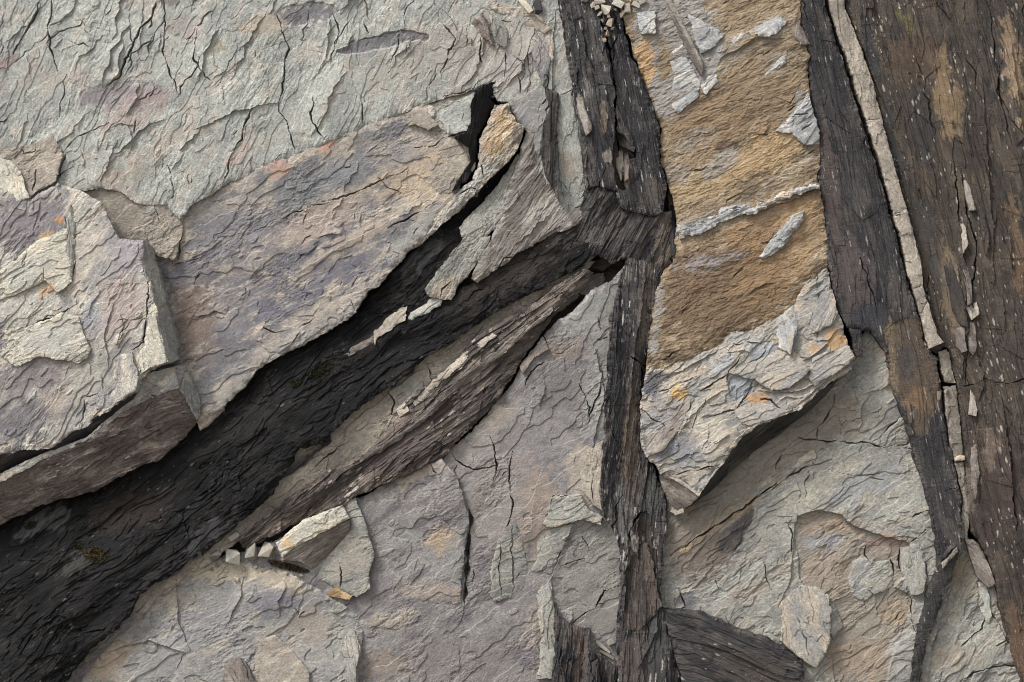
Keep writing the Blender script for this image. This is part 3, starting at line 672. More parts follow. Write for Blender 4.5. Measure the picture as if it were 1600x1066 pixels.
patch('lower_shaft', [(978, 402), (968, 440), (954, 492), (950, 549), (944, 644), (944, 700), (936, 749), (941, 806), (952, 815), (968, 854), (969, 915), (963, 1000), (966, 1066), (960, 1230), (1080, 1230), (1064, 1066), (1053, 1024), (1034, 948), (1036, 861), (1046, 817), (1042, 781), (1024, 738), (1004, 690), (1003, 627), (1006, 576), (1016, 509), (1032, 432), (1020, 410)],
      [(975, 420, 8), (1025, 420, 12), (950, 640, 14), (1003, 620, -8), (945, 760, 12), (1035, 780, -10), (965, 1000, 6), (1040, 1000, 8), (1000, 520, 12)], 'slate', 'slate', 95, 0.95, 1.8, (5, 5), parent=col, seed=14, rc=[(36, 95, 4, 40, 160)],
      flecks=((170, 164, 156), 14, 2.2, 0.06), fibre=((150, 142, 132), 0.42, 0.55),
      cracks=[(2.5, 18, [(1000, 560), (1003, 620), (1003, 690)]), (2.5, 16, [(985, 558), (996, 568), (1010, 574)]), (3, 14, [(984, 860), (985, 830), (1000, 800), (1010, 800)])],
      scarps=[(7, 10, [(1010, 400), (1003, 480), (990, 560), (985, 640), (975, 720)]), (8, 10, [(970, 790), (985, 850), (978, 900), (975, 985)])],
      regs=[(E(1010, 470, 10, 80, 6), 0, 5, (96, 84, 72), 0.85), (E(985, 700, 16, 100, 2), 0, 7, (104, 88, 76), 0.85), (E(965, 600, 9, 140, 3), 0, 5, (46, 45, 48), 0.9), (E(1018, 800, 14, 60, 5), 0, 6, (66, 68, 66), 0.8), (E(1005, 880, 24, 80, 5), -2, 5, (66, 57, 51), 0.9), (E(975, 800, 14, 50, 0), 0, 5, (100, 98, 94), 0.7),
            (E(990, 1040, 24, 50, 0), 0, 8, (84, 72, 68), 0.85), (E(1025, 1010, 14, 60, 5), 0, 6, (66, 66, 66), 0.85), (E(984, 860, 5, 34, 12), 1, 3, (140, 132, 122), 0.8)])
patch('dark_lens', [(851, 135), (873, 145), (874, 162), (869, 220), (868, 263), (874, 316), (866, 300), (851, 270), (844, 236), (846, 203), (858, 169)],
      [(850, 140, 22), (846, 230, 28), (872, 200, 20), (874, 310, 22)], 'slate', [(70, 64, 60), (54, 50, 49), (90, 82, 75)], 92, 0.7, 1.0, (3, 3), seed=15, label='narrow leaf-shaped dark brown slate lens standing upright left of the slate column', cat='rock lens')
patch('dark_lens', [(748, 138), (776, 128), (780, 138), (763, 150), (771, 160), (758, 190), (744, 217), (744, 252), (728, 284), (706, 300), (724, 270), (735, 250), (733, 233), (711, 216), (733, 207), (736, 182), (738, 159)],
      [(750, 140, 20), (740, 200, 18), (715, 295, 22)], 'slate', 'black', 100, 0.8, 1.2, (2, 3), seed=16, back=-40, label='thin twisted black stand-in for the shaded gap at the top end of the pinkish slab', cat='rock lens', regs=[(E(735, 280, 10, 20, 20), 0, 3, (74, 66, 60), 0.7)])  # raised piece whose black colour paints the darkness of an open crevice
patch('rock_plate', [(771, 163), (796, 163), (806, 190), (821, 200), (810, 232), (782, 264), (745, 300), (715, 330), (692, 350), (660, 378), (640, 392), (684, 335), (715, 300), (736, 282), (748, 250), (748, 218), (762, 190)],
      [(780, 165, 18), (815, 210, 16), (745, 290, 18), (660, 375, 12)], 'scaly', 'tan', -50, 0.7, 1.6, (5, 5), seed=17, back=-50, label='crusty cream and rust-orange rock plate beside the twisted black gap stand-in', cat='rock plate',
      cracks=[(1.5, 8, [(750, 255), (757, 278)]), (1.8, 9, [(715, 305), (735, 295), (752, 300)]), (1.6, 7, [(812, 212), (795, 233)])],
      regs=[(E(782, 205, 22, 38, 15), 0, 6, (196, 166, 122), 0.8), (E(778, 185, 12, 16, 0), 0, 5, (172, 140, 98), 0.6), (E(770, 225, 14, 12, 0), 0, 5, (150, 122, 92), 0.6), ([(750, 250), (780, 262), (740, 305), (690, 352), (650, 385), (690, 335)], 0, 5, (168, 166, 158), 0.85), (E(792, 215, 10, 10, 0), 1, 3, (206, 190, 160), 0.8)])

# ------------------------------------------------------------------ the thick block at left
blk = thing('rock_block', 'thick layered cream-grey block jutting from the left edge, split by cracks and stained purple', 'rock block', (120, 730, 0))
patch('front_face', [(-160, 290), (-20, 285), (44, 311), (62, 300), (90, 285), (130, 300), (155, 316), (175, 350), (184, 376), (223, 375), (227, 430), (236, 438), (250, 496), (260, 545), (266, 566), (246, 574), (222, 592), (216, 612), (176, 636), (130, 668), (78, 700), (30, 706), (0, 712), (-160, 770)],
      [(-160, 300, 34), (60, 310, 28), (175, 350, 32), (225, 380, 44), (255, 520, 52), (216, 600, 50), (80, 690, 48), (-160, 740, 46), (60, 500, 42)], 'bed', 'block', -50, 0.6, 2.0, (4, 4), parent=blk, seed=20, back=20, rc=[(60, 115, 25, 15, 70), (120, 130, 20, 6, 26), (40, 150, 20, 12, 60)],
      cracks=[(2, 11, [(233, 440), (231, 500), (226, 535), (208, 548)]), (2.4, 13, [(0, 524), (40, 512), (68, 500), (100, 488), (122, 476)]), (2, 10, [(100, 340), (112, 380), (116, 410), (112, 440)]), (2.2, 11, [(250, 566), (225, 575), (212, 590), (212, 615)]), (1.8, 9, [(160, 590), (162, 610)]), (1.6, 9, [(97, 545), (98, 562)]), (1.6, 8, [(20, 560), (0, 540)])],
      scarps=[(5, 14, [(214, 578), (216, 600), (205, 620), (150, 655)]), (4, 18, [(180, 470), (165, 520), (170, 580)])],
      regs=[(E(190, 440, 50, 110, 10), 0, 20, (146, 140, 138), 0.5, 1.4), (E(60, 620, 110, 70, -25), 0, 24, (134, 128, 127), 0.5, 1.4), (E(45, 350, 60, 34, -20), 0, 12, (132, 124, 128), 0.85), (E(205, 400, 26, 34, 0), 0, 10, (150, 142, 146), 0.7), (E(190, 480, 36, 50, 20), 0, 12, (172, 154, 144), 0.7), (E(55, 590, 60, 30, -10), 0, 12, (134, 122, 124), 0.75), (E(30, 660, 50, 30, -20), 0, 10, (112, 108, 112), 0.75), (E(115, 610, 50, 24, -30), 0, 10, (182, 164, 146), 0.6),
            (E(75, 452, 22, 8, -30), 0, 4, (196, 152, 104), 0.8), (E(70, 368, 14, 6, -30), 0, 3, (196, 156, 84), 0.8), (E(92, 344, 6, 5, 0), 0, 2, (190, 130, 50), 0.8), (E(145, 495, 14, 30, 10), 0, 6, (152, 152, 160), 0.6), (E(120, 400, 30, 60, 20), 0, 12, (186, 172, 154), 0.5), (E(140, 590, 60, 30, -40), 0, 12, (164, 162, 150), 0.6)])
patch('side_face', [(223, 374), (237, 392), (251, 448), (271, 516), (277, 562), (266, 568), (258, 543), (248, 496), (234, 437), (225, 430)], [(224, 400, 40), (240, 420, 24), (272, 540, 28), (258, 530, 50)], 'ledge', 'green', 74, 1.0, 1.6, (2, 3), parent=blk, seed=21, back=-20)
patch('lower_edge', [(80, 699), (130, 667), (176, 634), (217, 611), (206, 627), (162, 660), (132, 690), (76, 708), (0, 742), (-160, 800), (-160, 768), (0, 711)], [(217, 612, 44), (80, 699, 44), (76, 708, 26), (-160, 790, 30), (-160, 768, 44), (150, 668, 30)], 'slate', 'slate', -30, 0.6, 1.0, (2, 3), parent=blk, seed=22, back=-10, label='lower edge with its shade painted dark')  # slate colour here paints the shade under the block's lower edge

wdg = thing('rock_block', 'wedge-shaped block with a brown downward-facing side, tucked under the thick cream-grey block', 'rock block', (150, 780, 0))
patch('top_ledge', [(-160, 790), (0, 740), (74, 706), (132, 686), (166, 656), (206, 624), (218, 606), (221, 588), (246, 580), (273, 573), (279, 606), (258, 614), (240, 622), (190, 650), (138, 690), (72, 717), (0, 754), (-160, 815)], [(-160, 790, 36), (270, 590, 30), (120, 690, 36), (220, 600, 32)], 'bed', 'block', -30, 0.6, 1.2, (2, 3), parent=wdg, seed=23, back=-30,
      cracks=[(2, 8, [(236, 617), (245, 620)])])
patch('underside', [(240, 620), (258, 612), (279, 606), (292, 624), (308, 654), (301, 665), (288, 681), (250, 717), (203, 735), (145, 768), (62, 790), (0, 819), (-160, 885), (-160, 812), (0, 752), (72, 715), (138, 688), (190, 648)],
      [(-160, 812, 38), (72, 718, 38), (260, 615, 32), (300, 650, 14), (250, 712, 8), (62, 786, 10), (-160, 880, 10), (145, 760, 10), (170, 700, 28)], 'ledge', [(112, 98, 90), (92, 80, 75), (130, 117, 106)], -22, 0.8, 1.8, (4, 4), parent=wdg, seed=24, back=-40, flecks=((160, 148, 138), 8, 2.6, 0.07), rc=[(20, 160, 8, 25, 90)], label='brown streaked underside')
patch('side_face', [(274, 572), (287, 573), (300, 596), (313, 632), (313, 645), (307, 657), (292, 624), (279, 607)], [(275, 575, 32), (300, 600, 10), (310, 650, 8), (280, 606, 30)], 'ledge', 'green', 74, 1.0, 1.6, (2, 3), parent=wdg, seed=25, back=-40)

# ------------------------------------------------------------------ the ochre block
och = thing('rock_block', 'big ochre-weathered block with a pale grey overhanging lower lip, right of the slate column', 'rock block', (1180, 770, 0))
patch('weathered_face', [(968, -160), (1250, -160), (1252, 0), (1253, 44), (1263, 88), (1265, 152), (1282, 216), (1279, 287), (1289, 358), (1292, 374), (1292, 420), (1264, 437), (1236, 482), (1188, 514), (1141, 518), (1124, 538), (1097, 551), (1050, 572), (1008, 578), (1016, 509), (1030, 434), (1050, 410), (1060, 345), (1045, 290), (1034, 250), (1032, 196), (1014, 150), (992, 88), (972, 20)],
      [(980, 0, 2), (1250, 0, 10), (1285, 250, 16), (1290, 400, 16), (1020, 560, 14), (1040, 200, 2), (1150, 500, 22), (1150, 150, 14), (1140, 330, 14), (1160, 420, 16)], 'scaly', 'ochre', -26, 0.55, 2.2, (4, 5), parent=och, seed=26, back=-60, rc=[(40, 155, 14, 15, 60), (420, 153, 12, 6, 30)],
      scarps=[(7, 12, [(1280, 300), (1220, 318), (1180, 334), (1124, 345), (1070, 368)]), (5, 14, [(1230, 60), (1180, 60), (1120, 95)]), (4, 20, [(1060, 420), (1120, 410), (1200, 400)])],
      regs=[(E(1203, 42, 36, 20, -30), 0, 8, (150, 141, 126), 0.6, 1.1), (E(1138, 78, 48, 24, -40), 0, 8, (150, 141, 126), 0.6, 1.1), (E(1208, 104, 36, 18, -40), 0, 8, (150, 141, 126), 0.6, 1.1), (E(1110, 130, 20, 24, -40), 0, 8, (150, 141, 126), 0.6, 1.1), (E(1225, 368, 56, 16, -42), 0, 8, (150, 141, 126), 0.6, 1.1), (E(1250, 190, 44, 50, 0), 0, 8, (150, 141, 126), 0.6, 1.1), (E(1170, 328, 120, 12, -18), 0, 8, (150, 141, 126), 0.6, 1.1), (E(1100, 60, 44, 34, 0), 0, 8, (150, 141, 126), 0.6, 1.1), ([(988, -10), (1090, -10), (1128, 45), (1140, 70), (1125, 95), (1108, 140), (1078, 178), (1040, 195), (1015, 150), (995, 90)], 1, 6, (146, 142, 138), 0.85, 0.5), (E(1010, 95, 14, 40, -5), 0, 5, (188, 148, 92), 0.9), (E(1040, 90, 14, 40, -5), 0, 5, (142, 116, 76), 0.8), (E(1160, 30, 70, 36, -20), 0, 12, (166, 142, 106), 0.6), (E(1060, 40, 60, 40, 0), 0, 12, (146, 140, 132), 0.6), (E(1105, 190, 60, 50, -30), 0, 14, (140, 112, 78), 0.7),
            (E(1190, 160, 60, 60, -30), 0, 16, (136, 112, 82), 0.8), (E(1215, 330, 50, 4, -24), 0, 3, (176, 170, 160), 0.7), (E(1150, 260, 60, 4, -30), 0, 3, (170, 160, 142), 0.6), (E(1120, 390, 70, 4, -12), 0, 3, (160, 154, 146), 0.6), (E(1230, 270, 50, 4, -30), 0, 3, (176, 166, 148), 0.5), (E(1080, 220, 40, 14, -30), 0, 8, (150, 142, 128), 0.6), (E(1130, 455, 110, 80, -20), 0, 22, (116, 92, 66), 0.9), (E(1200, 430, 60, 50, -30), 0, 14, (146, 114, 72), 0.6), (E(1200, 240, 80, 26, -28), 0, 10, (186, 152, 98), 0.7), (E(1100, 290, 60, 20, -20), 0, 10, (170, 140, 92), 0.6), (E(1137, 233, 22, 10, -15), -1, 4, (96, 74, 64), 0.8),
            (E(1125, 255, 34, 14, -40), 0, 5, (158, 150, 138), 0.7), (E(1055, 270, 20, 14, 0), 0, 6, (140, 134, 124), 0.6), (E(1080, 350, 30, 14, -20), 0, 6, (150, 146, 138), 0.5), (E(1025, 500, 7, 70, 8), 0, 4, (150, 146, 138), 0.8), (E(1210, 345, 90, 30, -28), 0, 12, (160, 124, 78), 0.6), (E(1110, 410, 60, 8, -12), 0, 5, (140, 136, 140), 0.6), (E(1250, 360, 30, 50, 0), 0, 10, (172, 138, 90), 0.6)])
patch('overhanging_lip', [(1010, 575), (1050, 569), (1097, 548), (1124, 535), (1141, 515), (1188, 511), (1236, 479), (1264, 434), (1292, 416), (1309, 489), (1319, 509), (1323, 536), (1338, 560), (1329, 577), (1281, 610), (1248, 641), (1180, 664), (1153, 691), (1122, 731), (1092, 774), (1060, 746), (1032, 741), (1010, 712), (1002, 690), (1002, 640), (1006, 600)],
      [(1010, 590, 16), (1290, 420, 16), (1330, 560, 26), (1250, 635, 32), (1150, 690, 34), (1092, 772, 36), (1010, 700, 22), (1150, 560, 26), (1250, 500, 24)], 'bed', 'lip', -32, 0.75, 2.0, (5, 5), parent=och, seed=27, back=-20, rc=[(60, 150, 18, 15, 80), (20, 100, 20, 12, 50)],
      cracks=[(2, 10, [(1003, 640), (1020, 655), (1036, 662), (1045, 668)]), (2, 10, [(1075, 615), (1078, 635), (1055, 660), (1040, 672)]), (1.8, 9, [(1140, 585), (1110, 600), (1095, 610)]), (1.8, 9, [(1178, 592), (1165, 620), (1150, 640), (1110, 650)]), (2, 10, [(1185, 622), (1210, 630), (1235, 648)]), (1.6, 9, [(1060, 740), (1080, 735), (1100, 732), (1120, 728)])],
      scarps=[(-3, 6, [(1335, 566), (1282, 606), (1246, 636), (1180, 656), (1148, 688), (1118, 728)]), (3, 7, [(1318, 545), (1284, 574), (1256, 594), (1222, 606)]), (3, 6, [(1300, 530), (1270, 556), (1250, 566)]), (3.5, 8, [(1140, 540), (1100, 560), (1060, 582), (1020, 590)]), (3, 7, [(1150, 600), (1110, 622), (1080, 650), (1050, 690)]), (6, 10, [(1329, 560), (1290, 590), (1250, 610), (1210, 616), (1180, 606)]), (5, 8, [(1325, 570), (1280, 604), (1245, 632)]), (4, 12, [(1030, 690), (1050, 665), (1075, 640)])],
      regs=[(E(1025, 595, 22, 12, -30), 0, 4, (84, 84, 92), 0.8), (E(1022, 612, 9, 14, 0), 0, 3, (96, 96, 104), 0.7), (E(1060, 618, 13, 8, -30), 0, 3, (196, 154, 76), 0.9), ([(1137, 584), (1160, 590), (1179, 598), (1172, 616), (1152, 628), (1139, 618)], -4, 3, (146, 152, 156), 0.9, 0.3), (E(1180, 622, 16, 12, -30), 0, 4, (186, 138, 76), 0.85), (E(1305, 530, 18, 16, -30), 0, 4, (190, 148, 88), 0.85), (E(1270, 545, 14, 8, -30), 0, 4, (180, 140, 84), 0.6),
            (E(1190, 548, 22, 18, -20), 0, 5, (150, 160, 168), 0.7), (E(1130, 568, 20, 8, -30), 0, 5, (154, 160, 166), 0.7), (E(1060, 700, 46, 24, -10), 0, 9, (124, 126, 136), 0.75), (E(1040, 650, 30, 20, -20), 0, 8, (150, 146, 146), 0.6), (E(1110, 680, 30, 30, 0), 0, 8, (190, 178, 156), 0.6), (E(1110, 750, 20, 22, 0), 0, 6, (158, 156, 148), 0.8)])
patch('underside', [(1092, 774), (1122, 731), (1153, 691), (1180, 664), (1248, 641), (1281, 610), (1310, 592), (1290, 620), (1217, 682), (1180, 707), (1155, 729), (1100, 776), (1064, 800)], [(1092, 772, 34), (1150, 692, 32), (1250, 640, 31), (1300, 600, 24), (1217, 682, -4), (1155, 728, -2), (1066, 798, 4)], 'slate', [(62, 59, 54), (48, 46, 43), (80, 76, 69)], -38, 1.0, 1.4, (2, 3), parent=och, seed=28, back=-60, label='underside with shade painted in its dark colour')  # dark palette carries the shade under the overhanging lip
patch('end_facet', [(1032, 740), (1060, 745), (1092, 774), (1076, 790), (1060, 800), (1046, 784), (1036, 765)], [(1034, 742, 20), (1090, 772, 32), (1060, 798, 4)], 'bed', 'fold', 40, 0.5, 1.0, (2, 3), parent=och, seed=29, back=-60)

# ------------------------------------------------------------------ right-hand dark slabs and strips
patch('slate_slab', [(1245, -160), (1250, -60), (1253, 0), (1254, 44), (1264, 88), (1266, 152), (1283, 216), (1280, 287), (1290, 358), (1293, 418), (1309, 489), (1322, 509), (1327, 514), (1347, 517), (1362, 516), (1370, 530), (1386, 556), (1396, 610), (1410, 650), (1423, 691), (1433, 727), (1448, 781), (1462, 836), (1466, 884), (1450, 930), (1432, 999), (1424, 1066), (1415, 1230), (1440, 1230), (1438, 1066), (1449, 1006), (1471, 944), (1498, 870), (1503, 854), (1501, 774),
       (1491, 720), (1481, 680), (1472, 620), (1465, 560), (1448, 539), (1436, 498), (1422, 453), (1410, 404), (1394, 345), (1384, 310), (1367, 250), (1350, 199), (1332, 145), (1317, 91), (1298, 37), (1289, 0), (1268, -160)],
      [(1260, -100, 12), (1300, 100, 10), (1290, 400, 18), (1400, 400, 14), (1360, 510, 18), (1450, 600, 10), (1440, 760, 8), (1490, 850, 12), (1430, 1100, 2), (1340, 300, 12)], 'slate', 'slate', 78, 0.5, 1.8, (4, 4), seed=30, rc=[(30, 80, 5, 30, 120)],
      label='long smooth dark slate slab right of the ochre block, narrowing to a thin strip below', cat='rock slab', flecks=((150, 142, 136), 12, 2.0, 0.05), fibre=((112, 104, 100), 0.5, 0.5),
      cracks=[(2.4, 12, [(1478, 770), (1490, 763), (1502, 757)]), (3, 12, [(1470, 880), (1482, 866), (1498, 852)]), (1.6, 8, [(1340, 395), (1352, 430), (1360, 450), (1372, 500)])],
      regs=[(E(1300, 300, 14, 120, -6), 0, 8, (92, 76, 70), 0.6), (E(1330, 430, 30, 60, -8), 0, 10, (86, 74, 72), 0.7), (E(1360, 495, 30, 20, 0), 0, 5, (58, 58, 64), 0.8), ([(1378, 522), (1406, 500), (1440, 498), (1452, 545), (1466, 580), (1470, 620), (1440, 690), (1415, 650), (1398, 612), (1386, 556)], -1, 5, (94, 78, 62), 0.9, 0.5), (E(1395, 545, 8, 50, -8), 0, 4, (122, 104, 76), 0.8),
            (E(1435, 625, 18, 22, 0), 0, 5, (122, 94, 62), 0.75), (E(1395, 590, 6, 30, -8), 0, 3, (128, 108, 84), 0.6), (E(1415, 560, 14, 30, 0), 0, 6, (68, 66, 66), 0.7), ([(1415, 1230), (1424, 1060), (1432, 999), (1450, 930), (1468, 880), (1500, 858), (1472, 944), (1440, 1066), (1440, 1230)], 0, 4, (52, 50, 48), 0.9, 0.3), (E(1485, 862, 14, 7, -40), 2, 3, (112, 106, 102), 0.7)])
patch('slate_tab', [(1327, 512), (1345, 516), (1349, 556), (1340, 560), (1334, 550)], [(1330, 515, 20), (1345, 520, 18), (1342, 556, 16)], 'slate', 'slate', 84, 0.6, 1.2, (2, 3), seed=31, label='short dark slate tab hanging beside the right tip of the ochre block', cat='rock flake')

patch('schist_slab', [(1330, -160), (1322, 0), (1331, 30), (1352, 84), (1368, 138), (1385, 199), (1398, 253), (1413, 304), (1427, 358), (1438, 401), (1452, 472), (1466, 522), (1478, 540), (1484, 545), (1497, 600), (1505, 690), (1510, 740), (1516, 789), (1520, 830), (1545, 870), (1556, 905), (1566, 962), (1580, 1017), (1598, 1066), (1620, 1230), (1800, 1230), (1800, -160)],
      [(1340, 0, 4), (1430, 360, 2), (1490, 560, 0), (1520, 800, 2), (1600, 1100, 6), (1780, 0, 16), (1780, 1100, 16), (1550, 300, 10), (1560, 650, 10)], 'slate', 'schist', 76, 0.6, 2.0, (3, 4), seed=32, rc=[(70, 79, 5, 40, 160)],
      label='broad dark brown schist slab flecked with white, filling the right edge of the cliff', cat='rock slab', flecks=((160, 150, 134), 8, 2.6, 0.10), fibre=((120, 102, 78), 0.42, 0.5),
      cracks=[(1.5, 8, [(1480, 607), (1510, 604), (1540, 594), (1575, 600), (1600, 592), (1680, 596)]), (2.4, 14, [(1505, 270), (1510, 330), (1528, 380), (1520, 470), (1512, 560), (1510, 600)]), (2, 12, [(1490, 250), (1500, 340), (1512, 420)]), (2.4, 12, [(1580, 690), (1582, 760), (1590, 830)]), (2, 10, [(1545, 0), (1556, 90), (1566, 170), (1580, 220)])],
      scarps=[(6, 14, [(1512, 340), (1508, 440), (1512, 520), (1505, 600)]), (7, 16, [(1580, 60), (1590, 150), (1605, 260)]), (5, 12, [(1535, 120), (1540, 200), (1550, 330), (1555, 460)]), (6, 14, [(1565, 620), (1576, 700), (1590, 820)])],
      regs=[(E(1440, 300, 200, 420, -8), 0, 60, (96, 80, 62), 0.28, 1.6), (E(1560, 800, 90, 320, 0), 0, 40, (88, 73, 58), 0.25, 1.6), (E(1478, 150, 14, 80, -6), 0, 5, (134, 108, 72), 0.85, 0.7), (E(1494, 170, 10, 50, -6), 0, 5, (128, 104, 70), 0.8, 0.7), (E(1580, 90, 12, 70, -8), 0, 5, (138, 112, 82), 0.85, 0.6), (E(1592, 150, 10, 60, -8), 0, 5, (150, 124, 86), 0.7, 0.7), (E(1430, 90, 40, 40, 0), 0, 12, (94, 70, 50), 0.5, 0.8), (E(1440, 200, 20, 60, -8), 0, 8, (56, 54, 56), 0.7), (E(1360, 70, 7, 70, -14), 0, 3, (56, 58, 60), 0.7),
            (E(1400, 230, 6, 90, -14), 0, 3, (54, 56, 58), 0.7), (E(1420, 35, 30, 6, 60), 0, 4, (120, 112, 40), 0.35), (E(1525, 220, 24, 50, 0), 0, 8, (56, 48, 46), 0.7), (E(1560, 330, 14, 80, -6), 0, 6, (64, 54, 48), 0.7), (E(1590, 380, 10, 90, -6), 0, 5, (120, 92, 60), 0.6), (E(1488, 450, 14, 70, -6), 0, 5, (118, 100, 76), 0.8), (E(1560, 760, 40, 90, 0), 0, 12, (74, 58, 52), 0.6), (E(1520, 760, 12, 40, 0), 0, 5, (120, 106, 90), 0.7),
            (E(1455, 380, 10, 80, -14), 0, 5, (72, 70, 66), 0.7), (E(1575, 560, 30, 40, 0), 0, 10, (62, 52, 48), 0.6), (E(1550, 700, 10, 40, 0), 0, 4, (128, 110, 92), 0.5, 0.9), (E(1590, 1000, 14, 60, -8), 0, 6, (112, 82, 56), 0.6)])

# the pale strip, broken by cross joints
def strip_piece(L, R, lab, seed, end=False):
    poly = L + R[::-1]
    lo = L[0]; hi = L[-1]
    if not end:
        return patch('rock_strip', poly, [(lo[0], lo[1], 16), (hi[0], hi[1], 16), (R[0][0], R[0][1], 15)], 'bed', 'tan', 76, 0.6, 1.3, (2, 2.5), seed=seed, back=-40, label=lab, cat='rock strip', group='pieces of the pale jointed strip', rc=[(3, 160, 14, 10, 24)])
strip_piece([(1278, -160), (1295, 0), (1305, 37), (1324, 91), (1339, 145), (1354, 187)], [(1290, -160), (1318, 0), (1328, 30), (1349, 84), (1366, 138), (1379, 185)], 'topmost, longest piece of the pale tan strip left of the brown schist', 33)
strip_piece([(1354, 188), (1358, 199), (1375, 250), (1391, 310), (1397, 335)], [(1379, 186), (1382, 199), (1396, 253), (1410, 304), (1416, 325)], 'second piece from the top of the pale tan strip, between its first two cross joints', 34)
strip_piece([(1397, 336), (1406, 365), (1415, 401), (1420, 430), (1427, 452)], [(1416, 326), (1423, 345), (1436, 401), (1441, 425), (1443, 445)], 'third piece from the top of the pale tan strip, slightly bulging, above its zigzag joint', 35)
strip_piece([(1427, 453), (1438, 489)], [(1443, 446), (1450, 471)], 'short wedge-shaped piece of the pale tan strip between two close cross joints', 36)
last = thing('rock_strip', 'lowest piece of the upper pale tan strip, ending in a dark square broken end', 'rock strip', (1455, 545, 10), 'pieces of the pale jointed strip')
patch('strip_face', [(1438, 490), (1450, 472), (1464, 522), (1475, 535), (1452, 545)], [(1440, 492, 16), (1475, 535, 17), (1452, 545, 16)], 'bed', 'tan', 76, 0.4, 0.7, (2, 2.5), parent=last, seed=37, back=-40)
patch('broken_end', [(1452, 545), (1475, 535), (1477, 540), (1465, 553)], [(1452, 545, 15), (1475, 536, 15), (1465, 553, -2)], 'slate', 'brown', 20, 0.3, 0.5, (1, 2), parent=last, seed=38, back=-40, label='dark broken end face')
patch('rock_strip', [(1467, 550), (1480, 545), (1487, 570), (1494, 600), (1476, 597)], [(1467, 550, 4), (1494, 600, 6)], 'bed', [(140, 129, 114), (124, 115, 102), (152, 142, 126)], 76, 0.6, 1.5, (2, 2.5), seed=39, back=-40, label='pale grey-tan strip piece just below the dark broken end, set further back', cat='rock strip', group='pieces of the pale jointed strip')
patch('rock_strip', [(1474, 603), (1494, 603), (1500, 660), (1505, 721), (1492, 721), (1486, 700), (1480, 660)], [(1476, 603, 6), (1504, 708, 6)], 'bed', [(140, 129, 114), (124, 115, 102), (152, 142, 126)], 80, 0.6, 1.5, (2, 2.5), seed=40, back=-40, label='pale strip piece below the long horizontal crack, above the little orange chip', cat='rock strip', group='pieces of the pale jointed strip', rc=[(4, 165, 12, 10, 20)])
patch('rock_strip', [(1492, 722), (1505, 722), (1512, 770), (1516, 800), (1512, 842), (1503, 843), (1503, 774)], [(1492, 724, 4), (1512, 842, 2)], 'bed', [(140, 129, 114), (124, 115, 102), (152, 142, 126)], 84, 0.6, 1.5, (2, 2.5), seed=41, back=-40, label='lowest pale grey-tan strip piece, below the little orange chip', cat='rock strip', group='pieces of the pale jointed strip', rc=[(4, 165, 12, 10, 20)])
patch('rock_leaf', [(1509, 843), (1520, 843), (1542, 875), (1556, 912), (1546, 921), (1525, 898)], [(1510, 845, 4), (1555, 912, 8), (1525, 898, 2)], 'slate', 'fold', 55, 0.6, 1.0, (2, 3), seed=42, label='dark grey leaf-shaped flake at the tip of the bottom right grey slab', cat='rock flake')
# dark triangular wedge and stump at the bottom
patch('slate_wedge', [(1036, 953), (1060, 955), (1093, 957), (1126, 970), (1162, 988), (1201, 1000), (1240, 1020), (1258, 1040), (1258, 1066), (1262, 1230), (1090, 1230), (1066, 1066), (1054, 1024)], [(1040, 955, 10), (1250, 1030, 10), (1150, 1200, 24), (1100, 1060, 18)], 'slate', 'slate', 22, 0.7, 1.8, (4, 4), seed=43, rc=[(16, 22, 6, 25, 90)],
      label='dark brown-black triangular slate wedge at the bottom, right of the slate column', cat='rock wedge', fibre=((106, 92, 84), 0.4, 0.5), flecks=((140, 136, 132), 5, 2.4, 0.04), regs=[(E(1180, 1050, 70, 30, 20), 0, 10, (76, 67, 60), 0.7)], scarps=[(4, 8, [(1070, 960), (1120, 1000), (1200, 1040)])])
patch('slate_stump', [(869, 940), (873, 966), (894, 976), (921, 985), (925, 1035), (940, 1028), (966, 1045), (966, 1230), (858, 1230), (862, 1066), (867, 1006)], [(870, 945, 10), (920, 990, 14), (960, 1050, 4), (880, 1200, 16)], 'slate', 'slate', 92, 1.2, 1.6, (4, 4), seed=44, rc=[(14, 92, 5, 30, 100)],
      label='short dark brown slate stump at the bottom, left of the slate column', cat='rock stump', fibre=((122, 104, 92), 0.38, 0.55), regs=[(E(905, 1030, 12, 60, 0), 0, 5, (96, 80, 72), 0.8)])

# ------------------------------------------------------------------ loose plates and flakes lying on the beds
def flake(poly, on, pal, label, seed, style='bed', ang=-30, rel=0.5, tilt='grow', jag=1.9, bevel=(1.6, 2.0), name='rock_flake', cat='rock flake', group=None, **k):
    return patch(name, poly, None, style, pal, ang, rel, jag, bevel, on=on * 0.75, tilt=tilt, label=label, cat=cat, seed=seed, group=group, **k)

